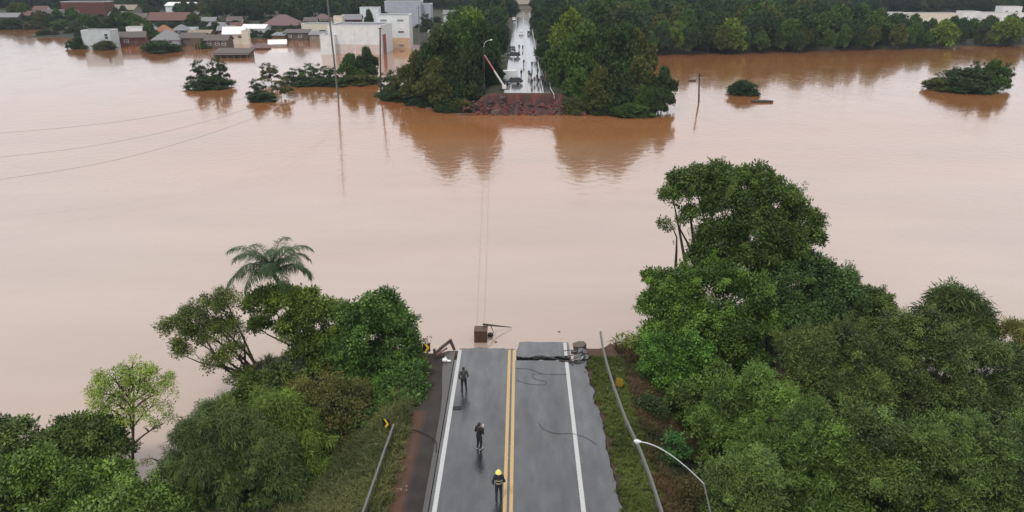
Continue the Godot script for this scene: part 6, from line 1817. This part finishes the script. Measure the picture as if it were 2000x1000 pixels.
	utility_pole("short dark wooden pole with one crossarm standing in the right-hand flood", Vector3(43.15, 0.00, -177.86), Vector3(42.55, 6.88, -178.00) - Vector3(43.15, 0.00, -177.86), 0.19, [[0.9, 1.9, 0.5]], M.bark)
	utility_pole("grey pole between the tall white building and the wooded bank", Vector3(-38.73, 2.22, -300.00) * Vector3(1, 0, 1), Vector3(0, 16.0, 0), 0.16, [[0.95, 2.0, 0.3]], M.galvanised)
	cable("power_line", "upper thin power line sagging away left from the tall pole", [Vector3(-43.51, 7.84, -182.60), Vector3(-48.89, 7.20, -145.96), Vector3(-60.38, 6.20, -128.51), Vector3(-71.39, 5.60, -120.69), Vector3(-84.99, 5.20, -115.62)], 0.017, M.wire_grey, "power lines over the left water")
	cable("power_line", "middle thin power line sagging away left from the tall pole", [Vector3(-43.53, 6.15, -182.60), Vector3(-45.46, 6.80, -141.18), Vector3(-53.39, 5.60, -122.17), Vector3(-63.89, 4.80, -109.68), Vector3(-76.45, 4.40, -102.84)], 0.017, M.wire_grey, "power lines over the left water")
	cable("power_line", "lower thin power line sagging away left from the tall pole", [Vector3(-43.58, 4.21, -182.60), Vector3(-42.48, 6.20, -137.44), Vector3(-49.94, 4.80, -117.52), Vector3(-58.96, 3.90, -102.95), Vector3(-70.88, 3.40, -94.33)], 0.017, M.wire_grey, "power lines over the left water")
	cable("reflected_wire", "thin added cable low over the river, drawn for a mirrored overhead wire", [Vector3(-6.77, -0.64, -158.00), Vector3(-4.60, 0.15, -100.34), Vector3(-3.63, 0.10, -73.66), Vector3(-3.07, 0.30, -58.74)], 0.007, M.wire_tan, "added cables across the river gap")  # added low over the water in place of reflections of overhead wires
	cable("reflected_wire", "second thin added cable, drawn for a mirrored overhead wire, right of the first", [Vector3(-5.24, -0.64, -158.00), Vector3(-3.74, 0.15, -100.35), Vector3(-2.86, 0.10, -73.67), Vector3(-2.48, 0.30, -58.75)], 0.007, M.wire_tan, "added cables across the river gap")
	chunk("drift_mat", "dark drift mat of branches beside the small round bush in the right-hand flood", "debris", Vector3(58.23, 0.10, -178.16), Vector3(6.0, 0.7, 2.0), Basis.IDENTITY, 41, M.bark)
	chunk("drift_mat", "small dark drift branch left of the short wooden pole", "debris", Vector3(48.93, 0.10, -212.82), Vector3(2.6, 0.5, 1.2), Basis.IDENTITY, 42, M.bark)

func town() -> void:
	# name, label, foot, turn, options
	var win := func(xs: Array, y: float, w: float, h: float, f := "f") -> Array:
		var out := []
		for x in xs: out.append([f, x, y, w, h])
		return out
	make_building("block_house", "pale blue block house with one white-framed window, standing in the flood on the left", Vector3(-165.45, 0.00, -303.0), 0.05, {"w": 11.11, "d": 7.0, "h": 6.80, "roof": "flat", "wall": M.blue_wall, "roofm": M.white_wall, "windows": [["f", 3.9, 4.6, 1.4, 2.0]]})
	make_building("brick_shed", "low brown-roofed shed with a red end wall right of the pale blue block house", Vector3(-157.35, 0.00, -312.0), 0.3, {"w": 10.30, "d": 6.0, "h": 3.6, "rise": 1.8, "wall": M.red_wall, "roofm": M.tile_brown, "windows": [["f", -2.0, 2.0, 1.6, 1.2]], "doors": [["f", 1.6, 1.4, 1.1, 2.4, M.brown_wall]]})
	make_building("white_outbuilding", "small white flat building peeping over the brick shed", Vector3(-164.23, 0.00, -330.0), 0.1, {"w": 6.54, "d": 5.0, "h": 6.03, "roof": "flat", "wall": M.white_wall, "roofm": M.white_wall})
	make_building("grey_roof_house", "large house with a grey hipped roof half under water", Vector3(-141.74, 0.00, -310.0), 0.15, {"w": 10.15, "d": 9.5, "h": 3.2, "roof": "hip", "rise": 3.4, "wall": M.grey_wall, "roofm": M.grey_sheet, "windows": [["f", -2.5, 2.0, 1.4, 1.0], ["f", 2.0, 2.0, 1.4, 1.0]]})
	make_building("orange_roof_house", "small house with an orange tiled roof behind the grey-roofed one", Vector3(-156.71, 0.00, -340.0), 0.5, {"w": 7.0, "d": 6.0, "h": 4.0, "roof": "hip", "rise": 2.2, "wall": M.cream_wall, "roofm": M.tile_orange})
	make_building("long_red_roof_house", "long house with a reddish-brown gabled roof and porch posts", Vector3(-175.62, 2.00, -390.0), 0.05, {"w": 19.28, "d": 10.0, "h": 3.6, "rise": 3.0, "wall": M.beige, "roofm": M.tile_red, "windows": win.call([-5.0, -1.0, 6.0], 2.0, 1.4, 1.2), "posts": 5})
	make_building("grey_shed", "grey-brown roofed shed with white eaves, right of the grey-roofed house", Vector3(-131.90, 0.00, -312.0), -0.05, {"w": 9.84, "d": 6.0, "h": 3.4, "rise": 1.6, "wall": M.tile_brown, "roofm": M.tile_brown, "doors": [["f", 2.4, 1.6, 1.6, 2.6, M.brown_wall]]})
	# timber frame
	var tf := thing("timber_frame", "bare yellow-brown timber frame standing in the flood before the grey-brown shed", "timber frame", Vector3(-125.09, 0.00, -296.10))
	for k in 4:
		var pb := MB.new()
		pb.box(Vector3(-1.5 + k * 1.0, 1.8, 0), Vector3(0.25, 5.0, 0.25))
		part("post", pb, M.timber, tf)
	for y in [3.9, 2.2]:
		var bb := MB.new()
		bb.box(Vector3(0, y, -0.24), Vector3(3.6, 0.25, 0.2))
		part("rail", bb, M.timber, tf)
	make_building("brown_roof_house", "brown-roofed house with white windows at the water, left of the white gabled one", Vector3(-118.98, 0.00, -304.0), 0.0, {"w": 8.81, "d": 6.5, "h": 3.2, "rise": 1.7, "wall": M.brown_wall, "roofm": M.tile_brown, "windows": win.call([-2.8, 0.4, 3.0], 1.9, 1.5, 1.2)})
	make_building("white_gable_house", "white-roofed house with a tall white chimney block and cream wall", Vector3(-118.94, 0.00, -322.0), 0.2, {"w": 8.45, "d": 7.0, "h": 4.2, "rise": 2.4, "wall": M.cream_wall, "roofm": M.white_sheet, "windows": [["f", -2.0, 2.8, 1.4, 1.0], ["f", 2.2, 2.8, 1.4, 1.0]]})
	make_building("cream_annex", "narrow cream wall block at the right end of the white-roofed house", Vector3(-113.05, 0.00, -318.0), 0.2, {"w": 2.6, "d": 5.0, "h": 5.53, "roof": "flat", "wall": M.cream_wall, "roofm": M.white_wall})
	make_building("sunken_roof_house", "low pinkish roof showing just above the brown water before the white-roofed house", Vector3(-101.46, -1.20, -300.0), 0.1, {"w": 6.5, "d": 5.0, "h": 2.0, "roof": "hip", "rise": 1.4, "wall": M.brown_wall, "roofm": M.tile_pink})
	make_building("drowned_porch", "drowned brown roof with a row of posts in front of the thin drowned trees", Vector3(-101.50, -0.60, -272.0), 0.05, {"w": 12.0, "d": 6.0, "h": 2.2, "roof": "shed", "rise": 1.0, "wall": M.brown_wall, "roofm": M.tile_brown, "posts": 6})
	make_building("pink_roof_house", "large house with a wide dull-pink hipped roof", Vector3(-113.50, 1.50, -372.0), -0.08, {"w": 16.45, "d": 13.0, "h": 3.0, "roof": "hip", "rise": 4.2, "wall": M.tile_brown, "roofm": M.tile_pink})
	make_building("white_low_house", "white low house behind the hedge, under the pink-roofed one's left", Vector3(-120.06, 0.50, -352.0), -0.1, {"w": 10.68, "d": 7.0, "h": 3.6, "rise": 1.4, "wall": M.white_wall, "roofm": M.white_sheet, "windows": win.call([-3.5, 0.0, 3.5], 2.0, 1.3, 1.2)})
	make_building("cream_porch_house", "long cream house with an open porch left of the white warehouse", Vector3(-92.06, 0.00, -352.0), 0.0, {"w": 11.97, "d": 9.0, "h": 5.96, "roof": "flat", "wall": M.cream_wall, "roofm": M.white_wall, "windows": [["f", -3.6, 2.4, 1.6, 1.4], ["f", 3.4, 2.6, 3.0, 1.8]], "doors": [["f", 0.2, 1.6, 1.4, 2.6, M.brown_wall]]})
	make_building("dark_shed", "low dark shed at the water left of the cream porch house", Vector3(-97.40, 0.00, -338.0), 0.0, {"w": 10.5, "d": 6.0, "h": 3.2, "roof": "shed", "rise": 1.0, "wall": M.brown_wall, "roofm": M.tile_brown, "windows": [["f", -2.5, 1.8, 1.4, 1.0], ["f", 2.0, 1.8, 1.4, 1.0]]})
	var ware := make_building("white_warehouse", "big white warehouse with a silt line along its wall, standing in the flood", Vector3(-59.32, 0.00, -289.0), -0.1, {"cat": "warehouse", "w": 19.83, "d": 16.0, "h": 10.07, "roof": "flat", "wall": M.white_wall, "roofm": M.white_wall, "doors": [["r", 3.5, 3.4, 4.2, 6.8, M.door_red]]})
	var wd := 19.83
	for k in 5:
		var jb := MB.new()
		jb.box(Vector3(-wd / 2.0 + wd * k / 4.0 * 0.98 + 0.2, 4.6, 8.03), Vector3(0.24, 9.2, 0.12))
		part("pilaster", jb, M.white_wall, ware)
	var silt := MB.new()
	silt.box(Vector3(0.0, 1.7, 8.005), Vector3(wd - 0.1, 3.5, 0.04))
	part("silt_stain", silt, worn(0.62, 0.53, 0.5, M.wall, 9.0), ware)
	make_building("warehouse_annex", "lower white annex at the left end of the big warehouse", Vector3(-69.50, 0.00, -284.0), -0.1, {"cat": "warehouse", "w": 5.4, "d": 8.0, "h": 6.84, "roof": "flat", "wall": M.white_wall, "roofm": M.white_wall})
	var tall := make_building("tall_white_building", "tall white building with slit windows and a silt-stained foot", Vector3(-49.13, 0.00, -306.0), 0.0, {"cat": "building", "w": 12.68, "d": 9.0, "h": 12.45, "roof": "flat", "wall": M.white_wall, "roofm": M.white_wall, "windows": [["f", -3.6, 10.6, 2.6, 0.7], ["f", 3.0, 10.6, 2.6, 0.7], ["f", 3.0, 6.3, 2.4, 0.8], ["f", 3.0, 1.2, 2.2, 0.8]]})
	var st := MB.new()
	st.box(Vector3(0.0, 1.9, 4.505), Vector3(12.68 - 0.1, 4.2, 0.04))
	part("silt_stain", st, M.stained_wall, tall)
	make_building("grey_villa", "large grey-white flat-roofed villa with three tall dark windows, high behind the white buildings", Vector3(-56.83, 1.50, -385.0), 0.0, {"w": 17.39, "d": 12.0, "h": 12.74, "roof": "flat", "wall": M.grey_wall, "roofm": M.white_wall, "windows": win.call([-7.6, -3.6, 0.4], 4.4, 2.1, 3.6)})
	make_building("villa_wing", "open right wing of the grey villa with a dark carport opening", Vector3(-47.66, 1.50, -388.0), 0.0, {"w": 8.0, "d": 9.0, "h": 11.39, "roof": "flat", "wall": M.grey_wall, "roofm": M.white_wall, "doors": [["f", 0.0, 2.4, 6.0, 4.4, M.dark_glass]]})
	make_building("white_wall_house", "plain white block left of the grey villa", Vector3(-69.25, 1.00, -362.0), 0.0, {"w": 8.69, "d": 6.0, "h": 11.43, "roof": "flat", "wall": M.white_wall, "roofm": M.white_wall})
	make_building("cream_block", "small cream block beside a red wall, over the left end of the warehouse", Vector3(-77.87, 0.00, -335.0), 0.0, {"w": 3.8, "d": 4.0, "h": 10.15, "roof": "flat", "wall": M.cream_wall, "roofm": M.cream_wall})
	make_building("red_wall_house", "reddish-walled house with a grey roof behind the warehouse", Vector3(-74.23, 0.50, -345.0), 0.1, {"w": 8.0, "d": 8.0, "h": 7.96, "rise": 1.8, "wall": M.red_wall, "roofm": M.grey_sheet})
	make_building("white_cottage", "small white cottage at the top, half hidden by trees right of the villa", Vector3(-36.52, 2.00, -420.0), 0.0, {"w": 8.5, "d": 7.0, "h": 4.4, "rise": 1.8, "wall": M.white_wall, "roofm": M.grey_sheet, "windows": win.call([-2.2, 2.2], 2.6, 1.5, 1.5)})
	make_building("white_cottage", "small white cottage among trees just above the wooded bank", Vector3(-33.65, 1.00, -352.0), 0.1, {"w": 6.5, "d": 6.0, "h": 4.2, "roof": "flat", "wall": M.white_wall, "roofm": M.white_wall, "windows": win.call([-1.6, 1.6], 2.4, 1.3, 1.6)})
	make_building("white_cottage", "tiny white hut between the tall white building and the wooded bank", Vector3(-36.36, 0.50, -330.0), 0.0, {"w": 4.6, "d": 4.0, "h": 3.4, "roof": "shed", "rise": 0.8, "wall": M.white_wall, "roofm": M.grey_sheet})
	make_building("white_cottage", "pale small house near the right rim of the town, above the wooded bank's crown", Vector3(-29.10, 1.50, -372.0), 0.0, {"w": 5.6, "d": 5.0, "h": 4.0, "roof": "flat", "wall": M.white_wall, "roofm": M.white_wall, "windows": win.call([-1.2, 1.4], 2.4, 1.1, 1.5)})
	make_building("long_white_roof_shed", "long shed with a white roof edge and red-brown walls at the upper left", Vector3(-252.62, 2.00, -455.0), 0.03, {"w": 24.84, "d": 12.0, "h": 9.02, "roof": "flat", "wall": M.red_wall, "roofm": M.white_sheet, "windows": win.call([-8.0, -4.0], 3.4, 2.2, 1.8)})
	make_building("brown_house", "dark brown-roofed house at the upper left, third from the edge", Vector3(-264.39, 2.00, -440.0), 0.2, {"w": 11.0, "d": 8.0, "h": 3.2, "rise": 2.2, "wall": M.brown_wall, "roofm": M.tile_brown})
	make_building("brown_house", "red-brown roofed house at the upper left, second from the edge", Vector3(-270.72, 2.00, -432.0), -0.1, {"w": 10.5, "d": 8.0, "h": 3.0, "rise": 2.0, "wall": M.brown_wall, "roofm": M.tile_red})
	make_building("brown_house", "grey-brown roofed house nearest the left edge above the bank", Vector3(-277.53, 2.00, -420.0), 0.1, {"w": 12.5, "d": 8.0, "h": 2.8, "rise": 1.8, "wall": M.brown_wall, "roofm": M.grey_sheet})
	make_building("teal_hut", "small teal hut beside the long white-edged shed", Vector3(-271.95, 2.00, -462.0), 0.0, {"w": 4.4, "d": 4.0, "h": 4.6, "roof": "flat", "wall": M.teal, "roofm": M.teal})
	make_building("beige_roof_house", "beige-roofed house at the top edge right of the long white-edged shed", Vector3(-236.12, 2.00, -465.0), 0.0, {"w": 15.0, "d": 10.0, "h": 4.4, "rise": 2.4, "wall": M.beige, "roofm": M.beige})
	make_building("white_roof_hall", "white-roofed hall at the top edge above the long red-roofed house", Vector3(-207.55, 2.00, -480.0), 0.0, {"cat": "hall", "w": 17.0, "d": 12.0, "h": 6.0, "rise": 1.6, "wall": M.white_wall, "roofm": M.white_sheet})
	make_building("white_outbuilding", "small white wall block right of the long red-roofed house's porch", Vector3(-150.82, 0.50, -355.0), 0.0, {"w": 4.6, "d": 4.0, "h": 3.4, "roof": "flat", "wall": M.white_wall, "roofm": M.white_wall})
	make_building("grey_cottage", "grey cottage with pale debris round it right of the long red-roofed house", Vector3(-157.34, 1.50, -390.0), 0.1, {"w": 9.0, "d": 7.0, "h": 3.2, "rise": 1.6, "wall": M.beige, "roofm": M.grey_sheet, "windows": [["f", -2.0, 1.9, 1.3, 1.1]]})
	make_building("roadside_house", "khaki roadside house closing the top of the far road", Vector3(1.53, 3.00, -520.0), 0.0, {"w": 13.0, "d": 8.0, "h": 4.2, "rise": 2.2, "wall": M.beige, "roofm": M.beige, "windows": [["f", -3.0, 2.4, 1.6, 1.3]]})
	make_building("small_house", "small white house with a dark roof in front of the dark grove", Vector3(-143.88, 1.50, -392.0), 0.1, {"w": 7.0, "d": 6.0, "h": 3.2, "rise": 1.8, "wall": M.white_wall, "roofm": M.tile_brown, "windows": win.call([-1.6, 1.6], 1.9, 1.2, 1.1)})
	make_building("small_house", "low beige house with long pale eaves behind the grey-brown shed", Vector3(-139.61, 0.00, -338.0), 0.0, {"w": 9.5, "d": 6.0, "h": 3.0, "rise": 1.1, "wall": M.brown_wall, "roofm": M.beige})
	make_building("small_house", "white-walled low house between the brown-roofed house and the grove", Vector3(-141.13, 1.00, -362.0), -0.15, {"w": 7.5, "d": 6.0, "h": 3.2, "rise": 1.5, "wall": M.white_wall, "roofm": M.grey_sheet, "windows": win.call([-1.8, 1.8], 1.9, 1.2, 1.1)})
	make_building("small_house", "brown hut with a rusty roof left of the white low house", Vector3(-134.55, 1.00, -368.0), 0.2, {"w": 5.5, "d": 5.0, "h": 2.8, "rise": 1.4, "wall": M.brown_wall, "roofm": M.tile_red})
	make_building("small_house", "grey-roofed hut beside the dark shed at the brown water", Vector3(-87.12, 0.00, -333.0), 0.1, {"w": 6.5, "d": 5.0, "h": 2.8, "roof": "shed", "rise": 0.9, "wall": M.beige, "roofm": M.grey_sheet, "windows": win.call([-1.5, 1.5], 1.7, 1.2, 1.0)})
	make_building("small_house", "white house with a red roof left of the long white-edged shed", Vector3(-292.49, 2.00, -475.0), 0.0, {"w": 8.0, "d": 6.0, "h": 3.6, "rise": 2.0, "wall": M.white_wall, "roofm": M.tile_red, "windows": win.call([-2.0, 2.0], 2.0, 1.3, 1.2)})
	make_building("small_house", "reddish house under the long white-edged shed's left end", Vector3(-252.81, 2.00, -424.0), 0.15, {"w": 8.5, "d": 6.0, "h": 3.0, "rise": 1.8, "wall": M.red_wall, "roofm": M.tile_brown, "windows": win.call([-2.0, 2.0], 1.8, 1.2, 1.1)})
	make_building("small_house", "grey-roofed house right of the long white-edged shed, before the beige one", Vector3(-222.85, 2.00, -432.0), -0.1, {"w": 9.5, "d": 7.0, "h": 3.0, "rise": 1.8, "wall": M.white_wall, "roofm": M.grey_sheet, "windows": win.call([-2.4, 2.4], 1.8, 1.3, 1.1)})
	make_building("small_house", "dark-roofed house left of the long red-roofed one", Vector3(-202.23, 2.00, -412.0), 0.1, {"w": 8.5, "d": 7.0, "h": 3.0, "rise": 2.0, "wall": M.brown_wall, "roofm": M.tile_brown})
	make_building("small_house", "pinkish-roofed house between the dark grove and the white block beside the villa", Vector3(-102.73, 1.50, -405.0), 0.1, {"w": 9.0, "d": 7.0, "h": 3.4, "roof": "hip", "rise": 2.2, "wall": M.cream_wall, "roofm": M.tile_pink})
	make_building("small_house", "grey house with a pale hipped roof right of the orange-roofed house", Vector3(-154.25, 0.50, -352.0), 0.1, {"w": 7.0, "d": 6.0, "h": 3.0, "roof": "hip", "rise": 2.0, "wall": M.grey_wall, "roofm": M.grey_sheet, "windows": win.call([-1.6, 1.6], 1.8, 1.2, 1.1)})
	make_building("small_house", "white house with a long porch above the pale blue block house", Vector3(-170.98, 0.80, -352.0), -0.1, {"w": 9.0, "d": 6.0, "h": 3.2, "rise": 1.6, "wall": M.white_wall, "roofm": M.tile_brown, "posts": 4})
	make_building("small_house", "cream hut right of the pink-roofed house, before the trees", Vector3(-104.35, 1.50, -388.0), 0.1, {"w": 6.0, "d": 5.0, "h": 3.4, "rise": 1.5, "wall": M.cream_wall, "roofm": M.tile_brown, "windows": win.call([-1.4, 1.4], 1.9, 1.1, 1.1)})
	make_building("small_house", "half-drowned pale roof right of the low pinkish one", Vector3(-98.32, -1.00, -312.0), 0.25, {"w": 6.5, "d": 5.0, "h": 2.0, "rise": 1.3, "wall": M.cream_wall, "roofm": M.white_sheet})
	make_building("small_house", "brick house with a grey roof behind the white-roofed house", Vector3(-130.80, 0.20, -345.0), 0.1, {"w": 7.0, "d": 6.0, "h": 3.6, "rise": 1.6, "wall": M.red_wall, "roofm": M.grey_sheet, "windows": win.call([-1.6, 1.6], 2.0, 1.2, 1.1)})
	make_building("small_house", "tin-roofed shack leaning over the water left of the dark shed", Vector3(-103.99, -0.30, -335.0), -0.2, {"w": 5.5, "d": 4.5, "h": 2.6, "roof": "shed", "rise": 0.9, "wall": M.timber, "roofm": M.grey_sheet})
	# long white sheds beyond the forest on the right
	make_building("white_shed", "long white shed beyond the forest, leftmost of the row on the right", Vector3(211.07, 0.30, -440.0), 0.0, {"cat": "shed", "w": 9.11, "d": 8.0, "h": 5.82, "roof": "flat", "wall": M.white_wall, "roofm": M.white_sheet})
	make_building("white_shed", "longest white shed beyond the forest, in the middle of the row on the right", Vector3(230.06, 0.30, -438.0), 0.0, {"cat": "shed", "w": 24.07, "d": 8.0, "h": 5.68, "roof": "flat", "wall": M.cream_wall, "roofm": M.white_sheet})
	make_building("white_shed", "white shed beyond the forest just right of the longest one", Vector3(254.74, 0.30, -446.0), 0.0, {"cat": "shed", "w": 9.18, "d": 8.0, "h": 6.18, "roof": "flat", "wall": M.white_wall, "roofm": M.white_sheet})
	make_building("white_shed", "white shed beyond the forest near the right edge of the picture", Vector3(269.53, 0.30, -440.0), 0.0, {"cat": "shed", "w": 21.59, "d": 8.0, "h": 5.86, "roof": "flat", "wall": M.white_wall, "roofm": M.white_sheet})
	make_building("white_gatehouse", "small white house standing above the rightmost white shed", Vector3(298.16, 1.50, -480.0), 0.0, {"w": 12.0, "d": 7.0, "h": 6.01, "roof": "flat", "wall": M.white_wall, "roofm": M.white_sheet, "windows": win.call([-3.0, 3.0], 3.0, 1.6, 1.4)})
